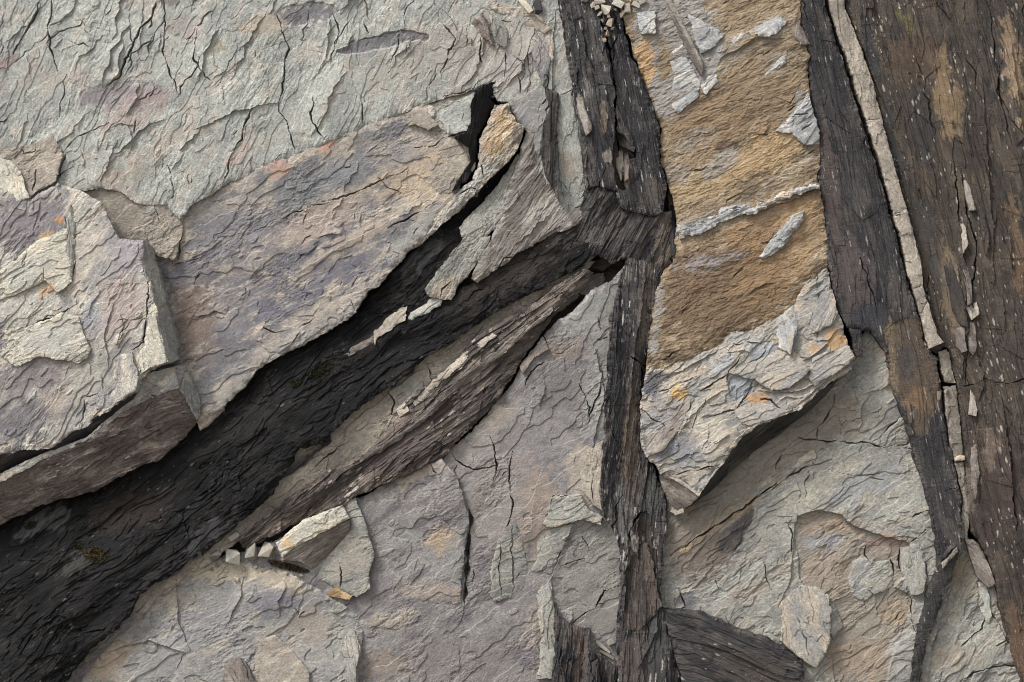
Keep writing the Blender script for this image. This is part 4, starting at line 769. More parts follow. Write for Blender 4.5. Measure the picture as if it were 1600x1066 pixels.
# top left bed
flake([(-60, 236), (30, 229), (58, 222), (81, 209), (96, 232), (98, 244), (90, 284), (60, 300), (45, 312), (30, 280), (-60, 250)], 7, 'tan', 'pinkish tan rock plate with a rounded lobe, at the left edge above the thick block', 50, rel=0.5, cracks=[(1.6, 8, [(58, 262), (52, 300)]), (1.4, 6, [(32, 232), (36, 240), (55, 236), (56, 226)])])
flake([(-60, 240), (0, 244), (15, 248), (34, 270), (47, 309), (30, 316), (14, 312), (0, 302), (-60, 300)], 9, 'cream', 'pale curved chip at the far left edge overlapping the pinkish lobed plate', 51, ang=70, tilt=(0.1, 0))
patch('rock_flake', [(115, 298), (135, 290), (160, 288), (195, 296), (215, 312), (240, 316), (265, 306), (290, 322), (285, 365), (273, 407), (236, 395), (222, 400), (183, 400), (150, 355), (130, 325)], [(130, 300, 3), (280, 330, 7), (200, 390, -6), (270, 400, 2)], 'smooth', 'tan', -30, 0.7, 1.4, (3, 3), back=-60, seed=52, cat='rock flake', label='smooth tan rock plate in a hollow just above the corner of the thick block', cracks=[(1.4, 7, [(240, 320), (246, 338), (250, 350)])], regs=[(E(232, 328, 12, 8, 0), 1, 2, (166, 164, 156), 0.8)])
flake([(734, 34), (751, 20), (761, 30), (766, 61), (774, 74), (764, 66), (751, 54)], 10, 'fold', 'left one of two small curled grey flakes near the top of the pale slab', 53, ang=60, tilt=(0.25, 0))
flake([(765, 20), (779, 24), (789, 40), (794, 68), (788, 74), (774, 64), (767, 40)], 10, 'green', 'right one of two small curled grey flakes near the top of the pale slab', 54, ang=70, tilt=(-0.15, 0))
flake([(795, 78), (806, 84), (820, 98), (812, 94), (800, 88)], 5, 'green', 'tiny curled grey sliver below the two curled flakes near the top', 55, ang=40)
flake([(700, 22), (760, 10), (800, 6), (838, 22), (862, 45), (850, 52), (820, 40), (790, 22), (760, 18), (735, 28)], 4, 'tan', 'long thin pinkish plate along the top, just left of the slate column', 56, ang=10)
flake([(838, 50), (862, 44), (866, 70), (858, 108), (850, 136), (838, 110), (830, 80)], 5, 'pink', 'pinkish plate standing left of the long upright crack by the slate column', 57, ang=80)
flake([(775, 140), (784, 139), (772, 152), (764, 152)], 12, 'quartz', 'tiny pale chip stuck on top of the twisted black gap stand-in', 58, rel=0.2, jag=0.6)
flake([(868, 150), (892, 140), (908, 235), (916, 296), (890, 330), (876, 290), (872, 220)], 4, 'grey', 'narrow grey plate between the upright dark lens and the slate column', 59, style='smooth', ang=80, rel=0.6, cracks=[(1.4, 6, [(878, 150), (895, 142)]), (1.4, 6, [(876, 285), (890, 300), (898, 325)])], regs=[(E(890, 260, 14, 20, 0), 0, 6, (168, 146, 124), 0.6)])
flake([(630, 178), (650, 168), (668, 176), (684, 196), (670, 204), (650, 192), (640, 196)], 5, 'tan', 'knobbly pinkish chip at the seam between the pale upper slab and the pinkish slab', 60, style='smooth', rel=0.5)
flake([(686, 170), (720, 150), (742, 145), (736, 180), (730, 204), (700, 212), (688, 190)], 4, 'grey', 'small grey plate left of the twisted black gap stand-in', 61)
flake([(703, 214), (716, 220), (730, 238), (734, 258), (724, 276), (706, 300), (690, 306), (668, 285), (672, 245)], 3, 'tan', 'rounded pinkish plate with a scalloped right edge beside the twisted black gap stand-in', 62, style='smooth', rel=0.5, cracks=[(1.4, 7, [(640, 262), (665, 250), (690, 240)])])
# thick block
flake([(-60, 430), (0, 424), (61, 374), (105, 358), (108, 407), (112, 441), (91, 456), (70, 440), (40, 455), (0, 468), (-60, 480)], 6, 'cream', 'pale cream-grey plate on the upper left of the thick block', 63, rel=0.6, rc=[(8, 130, 20, 10, 40)], regs=[(E(70, 452, 16, 6, -30), 0, 3, (196, 152, 104), 0.8), (E(40, 420, 40, 20, -30), 0, 8, (172, 172, 160), 0.7)])
flake([(-60, 530), (0, 519), (68, 502), (95, 489), (125, 495), (129, 516), (142, 544), (135, 561), (118, 568), (101, 563), (60, 556), (27, 574), (0, 557), (-60, 570)], 6, 'cream', 'pale stepped plate on the middle left of the thick block, below its long crack', 64, rel=0.6, rc=[(8, 120, 20, 10, 40)], regs=[(E(80, 530, 50, 20, -10), 0, 8, (178, 176, 166), 0.7)])
flake([(108, 318), (116, 340), (117, 380), (113, 440), (106, 400), (104, 350)], 7, 'green', 'thin upright grey-green flake on the upper part of the thick block', 65, style='slate', ang=85, tilt=(0.2, 0))
flake([(234, 436), (247, 494), (258, 546), (264, 564), (246, 571), (222, 583), (212, 560), (226, 540), (232, 500)], 5, 'cream', 'pale greenish plate along the right edge of the thick block', 66, style='bed', ang=75, rel=0.5, rc=[(5, 150, 15, 10, 30)])
flake([(150, 590), (172, 562), (205, 550), (215, 580), (214, 610), (176, 632), (150, 640)], 4, 'block', 'fluted grey flake at the lower right corner of the thick block', 67, ang=100, rel=0.8)
# black band slivers
flake([(585, 540), (583, 520), (603, 500), (628, 478), (638, 476), (632, 502), (604, 520), (590, 530)], 6, 'tan', 'pale tan sliver of rock lying across the middle of the black diagonal band', 68, ang=-40)
flake([(636, 500), (642, 490), (676, 465), (690, 470), (688, 480), (660, 492), (640, 502)], 6, 'grey', 'small grey sliver on the black band, right of the pale tan sliver', 69, ang=-30)
flake([(532, 556), (546, 545), (590, 522), (598, 526), (569, 544), (545, 556)], 4, 'fold', 'thin grey-brown sliver on the black band, left of the pale tan sliver', 70, ang=-35)
patch('rock_leaf', [(724, 374), (766, 370), (757, 392), (740, 418), (717, 446), (705, 468), (690, 469), (670, 462), (662, 451), (680, 428), (697, 408), (711, 387)], [(724, 374, 16), (766, 370, 12), (662, 451, 14), (704, 468, 8)], 'bed', 'green', -55, 0.5, 1.6, (2, 3), back=-30, seed=71, cat='rock leaf',
      label='pale elongated leaf of rock lying on the upper black band, pointing down left', cracks=[(1.8, 9, [(705, 440), (690, 452), (688, 466)]), (1.6, 8, [(712, 390), (740, 385)])], regs=[(E(695, 450, 22, 14, -50), 0, 5, (178, 160, 136), 0.8)])
flake([(300, 640), (316, 648), (345, 632), (350, 640), (330, 662), (312, 672)], 8, 'tan', 'small tan chip at the right tip of the wedge-shaped block', 72)
flake([(430, 752), (470, 720), (500, 700), (514, 672), (518, 690), (490, 712), (460, 738)], 5, 'slate', 'thin dark grey flake with a crisp edge along the lower rim of the black band', 73, style='slate', ang=-40)
# brown band
flake([(900, 452), (908, 436), (925, 427), (946, 426), (945, 436), (942, 456), (920, 462), (908, 460)], 10, 'fold', 'small wedge-shaped grey stone jammed at the top of the brown band', 74, style='slate', ang=-30, name='wedged_stone', cat='stone')
flake([(772, 545), (860, 478), (900, 456), (906, 462), (850, 508), (800, 548), (770, 566)], 6, 'brown', 'long brown splinter at the upper end of the brown band', 75, style='slate', ang=-38, rel=0.7)
flake([(618, 640), (632, 628), (640, 642), (624, 652)], 5, 'tan', 'little square tan chip at the edge of the brown band', 76, jag=0.8)
flake([(822, 560), (848, 528), (858, 545), (834, 560), (818, 582), (812, 572)], 5, 'fold', 'grey-brown chip between the brown band and the smooth purple slab', 77, ang=-40)
flake([(662, 646), (700, 606), (760, 556), (826, 506), (862, 480), (866, 486), (834, 512), (770, 566), (708, 616), (672, 652)], 7, 'fold', 'long thin grey-brown splinter running along the middle of the brown band', 151, style='slate', ang=-38, rel=0.6)
flake([(560, 716), (600, 690), (650, 650), (690, 622), (700, 622), (684, 640), (640, 676), (596, 706), (566, 722)], 6, 'fold', 'thin pale-edged splinter at the upper rim of the brown band, near its middle', 152, style='slate', ang=-38, rel=0.6)
flake([(438, 806), (480, 776), (540, 742), (566, 728), (560, 740), (500, 778), (450, 812)], 5, 'brown', 'brown splinter at the lower end of the brown band, above the cream-topped chunk', 153, style='slate', ang=-34, rel=0.6)
flake([(640, 628), (680, 592), (730, 548), (770, 520), (776, 524), (738, 556), (690, 598), (650, 636)], 5, 'tan', 'pale tan splinter between the black band and the brown band', 154, style='bed', ang=-40, rel=0.5)
# lower purple slab
flake([(216, 962), (240, 928), (277, 893), (345, 872), (420, 882), (470, 905), (520, 935), (560, 962), (568, 990), (560, 1040), (556, 1160), (80, 1160), (110, 1090), (150, 1030)], 8, [(152, 149, 142), (137, 134, 132), (164, 157, 144)], 'layered grey plate with a cream upper rim in the lower left, bordering the black band', 78, style='smooth', rel=0.9, rc=[(40, 130, 25, 12, 60), (20, 60, 20, 10, 40)], jag=2.2, bevel=(4, 4), name='rock_plate', cat='rock plate',
      scarps=[(5, 14, [(270, 900), (276, 930), (278, 970), (300, 1020)]), (5, 12, [(300, 1040), (290, 1020), (230, 1000), (160, 1020)]), (4, 10, [(540, 1066), (545, 1000), (560, 970)]), (4, 10, [(380, 900), (376, 930), (350, 985)])],
      regs=[(E(350, 895, 70, 14, 0), 0, 6, (190, 176, 148), 0.85), (E(440, 910, 40, 16, 20), 0, 6, (184, 168, 142), 0.7), (E(260, 930, 20, 30, 0), 0, 8, (172, 160, 138), 0.7), (E(170, 1030, 50, 24, -40), 0, 8, (168, 146, 116), 0.7), (E(430, 945, 40, 22, 0), 0, 8, (108, 106, 118), 0.6), (E(330, 970, 60, 30, -20), 0, 12, (144, 142, 142), 0.7), (E(490, 980, 40, 30, 0), 0, 10, (158, 144, 128), 0.7), (E(530, 1000, 20, 60, 0), 0, 6, (150, 148, 138), 0.7), (E(250, 1030, 60, 30, -30), 0, 10, (150, 150, 148), 0.6)])
flake([(575, 772), (610, 752), (650, 735), (690, 716), (714, 745), (722, 772), (733, 803), (727, 850), (722, 897), (720, 942), (690, 946), (640, 936), (600, 950), (574, 930), (578, 900), (586, 866), (572, 818)], 6, 'purple', 'large flat purple-grey plate with a straight right edge, centre of the lower slab', 79, style='smooth', rel=0.7, jag=1.6, bevel=(2, 3), name='rock_plate', cat='rock plate', tilt=(0.06, 0),
      rc=[(10, 100, 25, 10, 40)], cracks=[(1.6, 7, [(610, 752), (614, 772)]), (1.6, 7, [(672, 722), (680, 742)])],
      regs=[(E(690, 845, 26, 20, -20), 0, 6, (178, 152, 120), 0.75), (E(640, 840, 14, 16, 0), 0, 6, (146, 148, 144), 0.6), (E(600, 772, 50, 10, -25), 0, 5, (178, 164, 142), 0.8), (E(660, 738, 40, 10, -25), 0, 5, (172, 158, 140), 0.7), (E(710, 880, 14, 50, 0), 0, 6, (136, 136, 132), 0.7), (E(660, 925, 80, 10, 0), 0, 6, (170, 150, 132), 0.6)])
flake([(536, 786), (556, 778), (571, 818), (586, 868), (577, 897), (578, 919), (556, 932), (519, 918), (483, 896), (519, 861), (548, 824)], 12, 'green', 'upright greenish grey flake with a sharp right edge, above the layered grey plate', 80, rel=0.4, jag=1.0, tilt=(0.15, 0), bevel=(2, 2), cracks=[(1.5, 7, [(531, 880), (535, 900), (530, 918)]), (1.6, 7, [(546, 812), (568, 808)])], regs=[(E(545, 885, 40, 10, -20), 0, 6, (166, 150, 132), 0.5)])
chk = thing('rock_chunk', 'cream-topped rock chunk with a grooved grey-brown lower side, wedged below the brown band', 'rock chunk', (490, 880, 10))
patch('chunk_top', [(432, 850), (472, 814), (534, 790), (546, 810), (520, 824), (472, 848), (440, 870)], [(435, 860, 14), (540, 795, 20), (520, 824, 20)], 'bed', 'cream', -28, 0.5, 1.2, (3, 3), parent=chk, seed=81, back=-20, regs=[(E(450, 850, 9, 10, 0), 0, 3, (196, 160, 100), 0.7)])
patch('chunk_side', [(440, 870), (472, 848), (520, 824), (548, 811), (546, 830), (520, 862), (486, 890), (470, 878), (436, 874)], [(440, 870, 14), (545, 812, 20), (484, 888, -2), (540, 835, 6)], 'slate', 'fold', -32, 0.7, 1.0, (2, 3), parent=chk, seed=82, back=-20)
flake([(796, 818), (806, 817), (816, 850), (825, 890), (823, 926), (803, 931), (775, 942), (767, 930), (768, 883), (778, 847)], 4, 'green', 'fan-shaped cracked grey flake with a forked tip, low on the purple slab', 83, rel=0.4, tilt=(-0.05, 0), cracks=[(1.8, 9, [(802, 820), (800, 860), (804, 900), (800, 928)]), (1.5, 7, [(785, 845), (780, 880), (783, 935)]), (1.4, 6, [(815, 895), (806, 905)])])
flake([(862, 775), (908, 772), (914, 790), (920, 797), (941, 807), (939, 820), (905, 811), (890, 816), (858, 824), (847, 818), (856, 806)], 8, 'green', 'horizontal grey-green flake with a turned-up lower rim, left of the slate column', 84, rel=0.4, cracks=[(1.8, 8, [(847, 778), (875, 776), (905, 772)]), (1.5, 6, [(863, 776), (861, 800)])], regs=[(E(870, 818, 26, 4, -8), 0, 2, (186, 172, 140), 0.7)])
flake([(856, 824), (896, 818), (882, 850), (866, 880), (852, 890), (827, 896), (840, 872), (838, 845)], 5, 'green', 'triangular grey flake hanging below the turned-up flake, left of the slate column', 85, rel=0.4, tilt=(0.12, 0.05))
flake([(918, 700), (942, 690), (940, 760), (942, 800), (925, 790), (912, 770), (905, 740)], 5, 'tan', 'pale tan flake tapering down beside the left edge of the slate column', 86, ang=85, rel=0.4, cracks=[(1.4, 6, [(925, 740), (924, 785)])])
flake([(404, 1002), (430, 994), (455, 1017), (484, 1050), (484, 1150), (390, 1150), (396, 1030)], 9, 'tan', 'smooth rounded pinkish tan plate at the bottom edge, on the layered grey plate', 87, style='smooth', rel=0.3, jag=1.0, group=None)
flake([(348, 1040), (372, 1028), (390, 1045), (400, 1066), (420, 1100), (350, 1110)], 10, 'fold', 'small dark cracked flake at the bottom edge, left of the rounded pinkish plate', 88, ang=60, rel=1.0)
flake([(540, 985), (552, 985), (562, 1010), (556, 1066), (548, 1080), (538, 1040), (534, 1005)], 8, 'green', 'upright fluted grey flake at the right end of the layered grey plate', 89, style='slate', ang=75, rel=0.8)
flake([(836, 925), (862, 905), (866, 945), (868, 1010), (862, 1060), (840, 1060), (846, 1000)], 3, 'green', 'flaky pinkish strip left of the dark slate stump', 91, ang=85, rc=[(6, 120, 20, 8, 30)])
# ochre block
flake([(1180, 47), (1200, 29), (1217, 24), (1228, 36), (1214, 48), (1200, 57), (1183, 57)], 3.2, 'quartz', 'grey-white quartz flake near the top right of the ochre face', 92, ang=-30, jag=2.8, bevel=(3, 4), rel=0.8)
flake([(1101, 95), (1124, 81), (1140, 62), (1151, 51), (1168, 51), (1171, 63), (1156, 78), (1144, 98), (1138, 100), (1138, 88), (1116, 92)], 3.2, 'quartz', 'forked grey-white quartz flake on the upper ochre face, left of the topmost quartz flake', 93, ang=-35, jag=2.8, bevel=(3, 4), rel=0.8)
flake([(1185, 126), (1207, 95), (1231, 80), (1226, 96), (1212, 116), (1196, 124)], 3.2, 'quartz', 'pale streaky quartz splinter in the upper middle of the ochre face', 94, ang=-40, jag=2.8, bevel=(3, 4), rel=0.8)
flake([(1096, 134), (1106, 120), (1118, 115), (1122, 128), (1104, 150)], 5, 'quartz', 'small bluish quartz chip below the long grey shard on the ochre face', 95, ang=-40)
flake([(1058, 364), (1063, 353), (1100, 344), (1121, 337), (1128, 324), (1158, 322), (1180, 324), (1215, 305), (1240, 294), (1276, 286), (1278, 297), (1240, 305), (1214, 316), (1180, 334), (1150, 338), (1124, 346), (1096, 368), (1070, 367)], 20, 'quartz', 'long grey-white quartz ledge crossing the ochre face from side to side', 96, ang=-18, rel=0.9, jag=2.4, bevel=(4, 4), name='quartz_ledge', cat='quartz ledge', regs=[(E(1215, 308, 30, 3, -22), 0, 2, (186, 144, 92), 0.6)])
flake([(1188, 402), (1207, 370), (1234, 340), (1258, 326), (1256, 342), (1234, 372), (1208, 397), (1192, 406)], 3.2, 'quartz', 'white quartz splinter below the long quartz ledge', 97, ang=-42, jag=2.8, bevel=(3, 4), rel=0.8)
flake([(1212, 206), (1241, 176), (1246, 140), (1263, 146), (1283, 212), (1280, 226), (1256, 226), (1236, 208)], 5, 'quartz', 'grey quartz patch on the right edge of the ochre face, above the long ledge', 98, ang=-40, rel=0.7, cracks=[(1.8, 8, [(1252, 205), (1270, 190)]), (1.4, 6, [(1240, 180), (1262, 176)])])
flake([(1236, 18), (1246, 14), (1256, 52), (1264, 68), (1250, 72), (1238, 52), (1244, 38)], 6, 'fold', 'jagged dark grey chip on the upper right edge of the ochre face', 99, ang=70)
flake([(1036, -40), (1048, -40), (1052, 4), (1080, 61), (1098, 100), (1096, 120), (1082, 96), (1068, 68), (1046, 20)], 7, 'fold', 'long narrow grey shard slanting down the upper left of the ochre face', 100, style='slate', ang=64, rel=0.5, jag=1.0)
flake([(1076, 20), (1105, 38), (1126, 46), (1132, 56), (1118, 72), (1096, 84), (1084, 60)], 4, 'quartz', 'grey plate right of the long narrow shard at the top of the ochre block', 101, ang=-20)
flake([(996, 20), (1022, 18), (1025, 50), (1002, 55)], 5, 'quartz', 'square blue-grey chip at the top left of the ochre block', 102, rel=0.5)
flake([(1050, 60), (1062, 56), (1078, 100), (1094, 130), (1092, 150), (1060, 176), (1046, 160), (1054, 120), (1046, 90)], 3, 'quartz', 'ribbed grey plate below the long narrow shard on the ochre block', 103, style='folded', ang=-30, rel=0.6)
flake([(1138, 577), (1180, 566), (1214, 546), (1241, 549), (1264, 577), (1234, 608), (1204, 611), (1180, 592), (1160, 590)], 9, 'lip', 'pale broad flake with ragged rim lying on the lip of the ochre block', 104, ang=-25, rel=0.5)
flake([(1212, 498), (1240, 476), (1246, 500), (1244, 524), (1231, 553), (1216, 541)], 7, 'quartz', 'blue-grey pointed shard on the lip of the ochre block', 105, ang=70, rel=0.4)
flake([(1236, 515), (1243, 514), (1235, 556), (1227, 547)], 9, 'lip', 'thin pale upright splinter leaning on the blue-grey pointed shard', 106, ang=80, rel=0.2, jag=0.6)
flake([(1290, 440), (1302, 460), (1310, 492), (1300, 505), (1272, 520), (1262, 500), (1280, 470)], 6, 'lip', 'light grey plate at the upper right end of the lip, beside the dark slate slab', 107, ang=-60, rel=0.5)
flake([(1268, 560), (1300, 548), (1326, 540), (1336, 560), (1300, 588), (1274, 602), (1262, 590)], 7, 'lip', 'rippled grey flake at the right tip of the overhanging lip', 108, style='folded', ang=-30, rel=0.6)
flake([(1004, 682), (1020, 680), (1044, 664), (1064, 630), (1076, 612), (1078, 636), (1058, 672), (1036, 704), (1014, 712)], 5, 'fold', 'curved grey-brown sliver at the left end of the lip, touching the slate column', 109, style='slate', ang=-52, rel=0.6)
flake([(1046, 745), (1062, 748), (1092, 772), (1118, 734), (1126, 728), (1096, 768), (1092, 776)], 5, 'lip', 'thin grey rim flake at the lowest point of the ochre block', 110, rel=0.2, jag=0.8)
flake([(1148, 640), (1180, 628), (1236, 640), (1228, 648), (1182, 660), (1170, 664), (1155, 660)], 6, 'lip', 'pale layered flake along the middle of the overhanging lower rim', 111, ang=-15, rel=0.5)
# lower right bed
flake([(1222, 943), (1252, 915), (1281, 919), (1294, 933), (1297, 970), (1298, 1002), (1275, 1043), (1262, 1038), (1222, 1003)], 12, 'lip', 'large loose greenish grey plate with ragged edges, low on the right-hand grey slab', 112, ang=80, rel=0.5, tilt=(0.12, 0.05), cracks=[(1.5, 6, [(1248, 965), (1258, 1000), (1262, 1035)]), (1.4, 5, [(1225, 985), (1222, 1000)])], name='rock_plate', cat='rock plate')
flake([(1297, 944), (1305, 946), (1318, 978), (1303, 996), (1297, 990)], 9, 'green', 'small pointed grey chip on the right edge of the large loose plate', 113, rel=0.3, jag=0.8, tilt=(0.1, 0))
flake([(1362, 880), (1390, 874), (1398, 905), (1394, 918), (1366, 930), (1352, 912)], 3, 'green', 'squarish grey flake within the tan hollow, left of the upright pair of cracks', 114, rel=0.4)
flake([(1407, 856), (1436, 850), (1446, 890), (1445, 925), (1424, 929), (1408, 892)], 3, 'green', 'upright grey flake within the tan hollow, next to the thin dark strip', 115, ang=85, rel=0.4)
flake([(1396, 612), (1402, 620), (1422, 688), (1410, 694), (1384, 700), (1366, 692), (1392, 668), (1410, 650)], 5, 'green', 'triangular grey plate tucked against the dark slate slab, below the ochre block', 116, rel=0.5)
flake([(1178, 786), (1215, 752), (1262, 708), (1272, 700), (1274, 716), (1248, 728), (1226, 748)], 5, 'tan', 'thin tan splinter along the diagonal crack below the overhang', 117, style='slate', ang=-40, rel=0.4)
flake([(1068, 800), (1056, 806), (1048, 800), (1054, 790), (1066, 790)], 10, 'tan', 'small brown pebble-like chip under the lowest point of the ochre block', 118, rel=0.3, jag=0.7)
flake([(1352, 560), (1362, 548), (1376, 530), (1386, 556), (1388, 600), (1370, 610), (1356, 590)], 3, 'tan', 'rusty tan plate in the notch below the dark slate tab', 119, ang=-40, regs=[(E(1365, 560, 10, 12, 0), 0, 4, (176, 136, 92), 0.8)])
flake([(1528, 912), (1542, 906), (1550, 960), (1546, 985), (1534, 955)], 4, 'grey', 'thin upright pale flake in the bottom right grey slab', 120, ang=70, rel=0.3)
# schist slivers
sl = [([(1506, 268), (1514, 290), (1525, 328), (1514, 330), (1508, 300)], 'tan', 'pale wedge-shaped sliver in the upper middle of the brown schist'),
      ([(1500, 345), (1508, 340), (1512, 380), (1506, 396)], 'tan', 'thin pale sliver in the brown schist, below the pale wedge-shaped one'),
      ([(1503, 402), (1510, 405), (1518, 440), (1520, 474), (1511, 478), (1508, 440)], 'fold', 'grey splinter in the brown schist, ending at a ragged notch'),
      ([(1474, 404), (1485, 400), (1498, 440), (1508, 480), (1510, 512), (1500, 510), (1488, 480), (1480, 440)], 'schist', 'long brown plank of schist beside the pale strip'),
      ([(1494, 512), (1506, 512), (1510, 548), (1502, 552), (1496, 540)], 'fold', 'short square-ended brown plank of schist under the long brown plank'),
      ([(1510, 480), (1528, 472), (1530, 490), (1516, 500)], 'tan', 'knobbly pale chip in the ragged notch of the brown schist'),
      ([(1512, 505), (1522, 502), (1526, 540), (1520, 556), (1514, 548)], 'fold', 'ribbed grey-brown sliver below the knobbly chip in the brown schist'),
      ([(1518, 608), (1522, 602), (1526, 640), (1524, 650), (1514, 648)], 'tan', 'small pale sliver just below the long horizontal crack in the brown schist'),
      ([(1472, 880), (1486, 866), (1496, 856), (1498, 862), (1484, 876), (1474, 888)], 'fold', 'tiny splintered chip where the dark strip bends near the bottom'),
      ([(1518, 700), (1526, 690), (1530, 740), (1524, 780), (1518, 760)], 'fold', 'mottled brown sliver beside the lower pale strip'),
      ([(1530, 330), (1538, 320), (1545, 380), (1540, 400)], 'schist', 'dark brown splinter right of the thin pale sliver in the schist')]
for i, (p, pl, lab) in enumerate(sl):
    flake(p, 6, pl, lab, 130 + i, style='slate', ang=80, rel=0.4, jag=0.9, name='rock_sliver', cat='rock sliver', group='slivers standing out of the brown schist' if i != 8 else None)
flake([(1491, 715), (1500, 711), (1508, 712), (1507, 719), (1493, 721)], 10, [(184, 158, 130), (166, 142, 116), (192, 168, 140)], 'little orange-tan chip sticking out across the pale strip', 141, rel=0.2, jag=0.6)
# knocked pieces on the slate column
flake([(900, 152), (906, 150), (922, 190), (924, 202), (916, 212), (908, 190)], 5, 'fold', 'narrow olive-grey splinter on the upper left edge of the slate column', 142, style='slate', ang=80, rel=0.3, jag=0.8)
flake([(962, 206), (974, 210), (992, 232), (990, 238), (968, 226)], 12, 'slate', 'dark slanted shard over the hole in the slate column', 143, style='slate', ang=45, rel=0.4, jag=0.8)
flake([(974, 236), (982, 238), (982, 280), (976, 284)], 10, 'brown', 'upright brown splinter standing in the hole of the slate column', 144, style='slate', ang=90, rel=0.3, jag=0.7)
flake([(962, 240), (972, 232), (974, 258), (970, 285), (964, 262)], 8, 'cream', 'pale chip sitting in the hole of the slate column', 145, rel=0.4, jag=0.8)
flake([(1044, 296), (1052, 290), (1055, 330), (1050, 360), (1046, 340)], 12, 'tan', 'thin pale splinter at the right side of the column bend', 146, style='slate', ang=88, rel=0.3, jag=0.7)
flake([(1048, 320), (1056, 318), (1056, 390), (1050, 402), (1046, 380)], 8, 'slate', 'thin dark splinter at the right side of the column bend', 147, style='slate', ang=92, rel=0.4, jag=0.8)
flake([(924, 412), (940, 402), (966, 404), (958, 414), (940, 424), (924, 420)], 4, 'brown', 'rusty brown wedge in the dark pocket at the column bend', 148, style='slate', ang=10, rel=0.3)
flake([(984, 880), (990, 858), (1002, 846), (1012, 850), (1024, 900), (1034, 946), (1000, 985), (976, 985), (978, 920)], 5, [(68, 58, 52), (56, 49, 45), (86, 74, 65)], 'reddish brown slate panel low on the column', 149, style='slate', ang=92, rel=0.8, fibre=((128, 112, 100), 0.4, 0.5))

# ------------------------------------------------------------------ loose stones
def stone_mat(c):
    key = ('stone', c)
    if key in _mats: return _mats[key]
    m = bpy.data.materials.new('loose_stone'); m.use_nodes = True; nt = m.node_tree; n = nt.nodes; L = nt.links; b = n['Principled BSDF']
    tc = n.new('ShaderNodeTexCoord'); nz = n.new('ShaderNodeTexNoise'); nz.inputs['Scale'].default_value = 130; nz.inputs['Detail'].default_value = 6; nz.inputs['Roughness'].default_value = 0.7
    L.new(tc.outputs['Object'], nz.inputs['Vector'])
    a = lin(c); cr = n.new('ShaderNodeValToRGB'); cr.color_ramp.elements[0].position = 0.3; cr.color_ramp.elements[1].position = 0.7
    cr.color_ramp.elements[0].color = (*[float(q) * 0.7 for q in a], 1); cr.color_ramp.elements[1].color = (*[float(q) * 1.15 for q in a], 1)
    L.new(nz.outputs['Fac'], cr.inputs['Fac']); L.new(cr.outputs['Color'], b.inputs['Base Color'])
    bp = n.new('ShaderNodeBump'); bp.inputs['Distance'].default_value = 0.004; bp.inputs['Strength'].default_value = 0.6
    L.new(nz.outputs['Fac'], bp.inputs['Height']); L.new(bp.outputs[0], b.inputs['Normal']); b.inputs['Roughness'].default_value = 0.9
    _mats[key] = m; return m

def stone(x, y, w, h, ang, col, label, seed, lift=1.0, group=None, deep=None):
    rng = random.Random(seed); bm = bmesh.new(); dz = (deep or 0.6 * min(w, h)) * S
    cs = [(a, q, c) for a in (-1, 1) for q in (-1, 1) for c in (-1, 1)]
    for a, q, c in cs:
        if rng.random() < 0.22: continue
        bm.verts.new(((a * rng.uniform(0.38, 1.0)) * w * S * 0.5, q * rng.uniform(0.6, 1.0) * dz, (c * rng.uniform(0.38, 1.0)) * h * S * 0.5))
    for k in range(5):
        bm.verts.new((rng.uniform(-1, 1) * w * S * 0.5, rng.uniform(-1, 0.5) * dz, rng.choice((-1, 1)) * rng.uniform(0.7, 1.0) * h * S * 0.5))
    bmesh.ops.convex_hull(bm, input=bm.verts[:])
    bmesh.ops.delete(bm, geom=[v for v in bm.verts if not v.link_faces], context='VERTS')
    bmesh.ops.bevel(bm, geom=bm.edges[:], offset=0.0006, segments=1, affect='EDGES')
    bmesh.ops.triangulate(bm, faces=bm.faces[:])
    me = bpy.data.meshes.new('loose_stone'); bm.to_mesh(me); bm.free()
    me.materials.append(stone_mat(tuple(col)))
    o = bpy.data.objects.new('loose_stone', me); scene.collection.objects.link(o)
    hz = float(np.percentile(hb_at(np.linspace(x - w / 2, x + w / 2, 9), np.full(9, y)), 60))
    o.location = wpos(x, y, hz + lift); o.rotation_euler = (0, math.radians(ang), 0)
    return props(o, label, 'stone', group)

G1 = 'stones jammed at the top of the slate column'
stone(946, 18, 18, 16, 10, (196, 186, 166), 'pale squarish stone in the slot of the slate column, highest but one', 1, group=G1)
stone(938, 4, 22, 12, -15, (186, 176, 156), 'flat cream stone at the very top of the slot in the slate column', 2, group=G1)
stone(952, 36, 12, 16, 20, (176, 158, 132), 'tan stone in the middle of the slot in the slate column', 3, group=G1)
stone(949, 54, 9, 12, 0, (188, 150, 108), 'small orange-tan stone at the lower end of the slot in the slate column', 4, group=G1)
stone(966, 6, 18, 14, 30, (190, 184, 170), 'pale grey stone at the top, right of the slot in the slate column', 5, group=G1)
stone(980, 14, 12, 18, -10, (160, 150, 136), 'narrow grey stone at the top between the slate column and the ochre block', 6, group=G1)
stone(926, 10, 12, 9, -30, (170, 158, 138), 'small tan stone at the top, left of the slot in the slate column', 7, group=G1)
stone(937, 24, 8, 10, 10, (150, 140, 124), 'smallest grey-brown stone in the slot of the slate column', 8, group=G1)
G2 = 'pale chips heaped at the top edge'
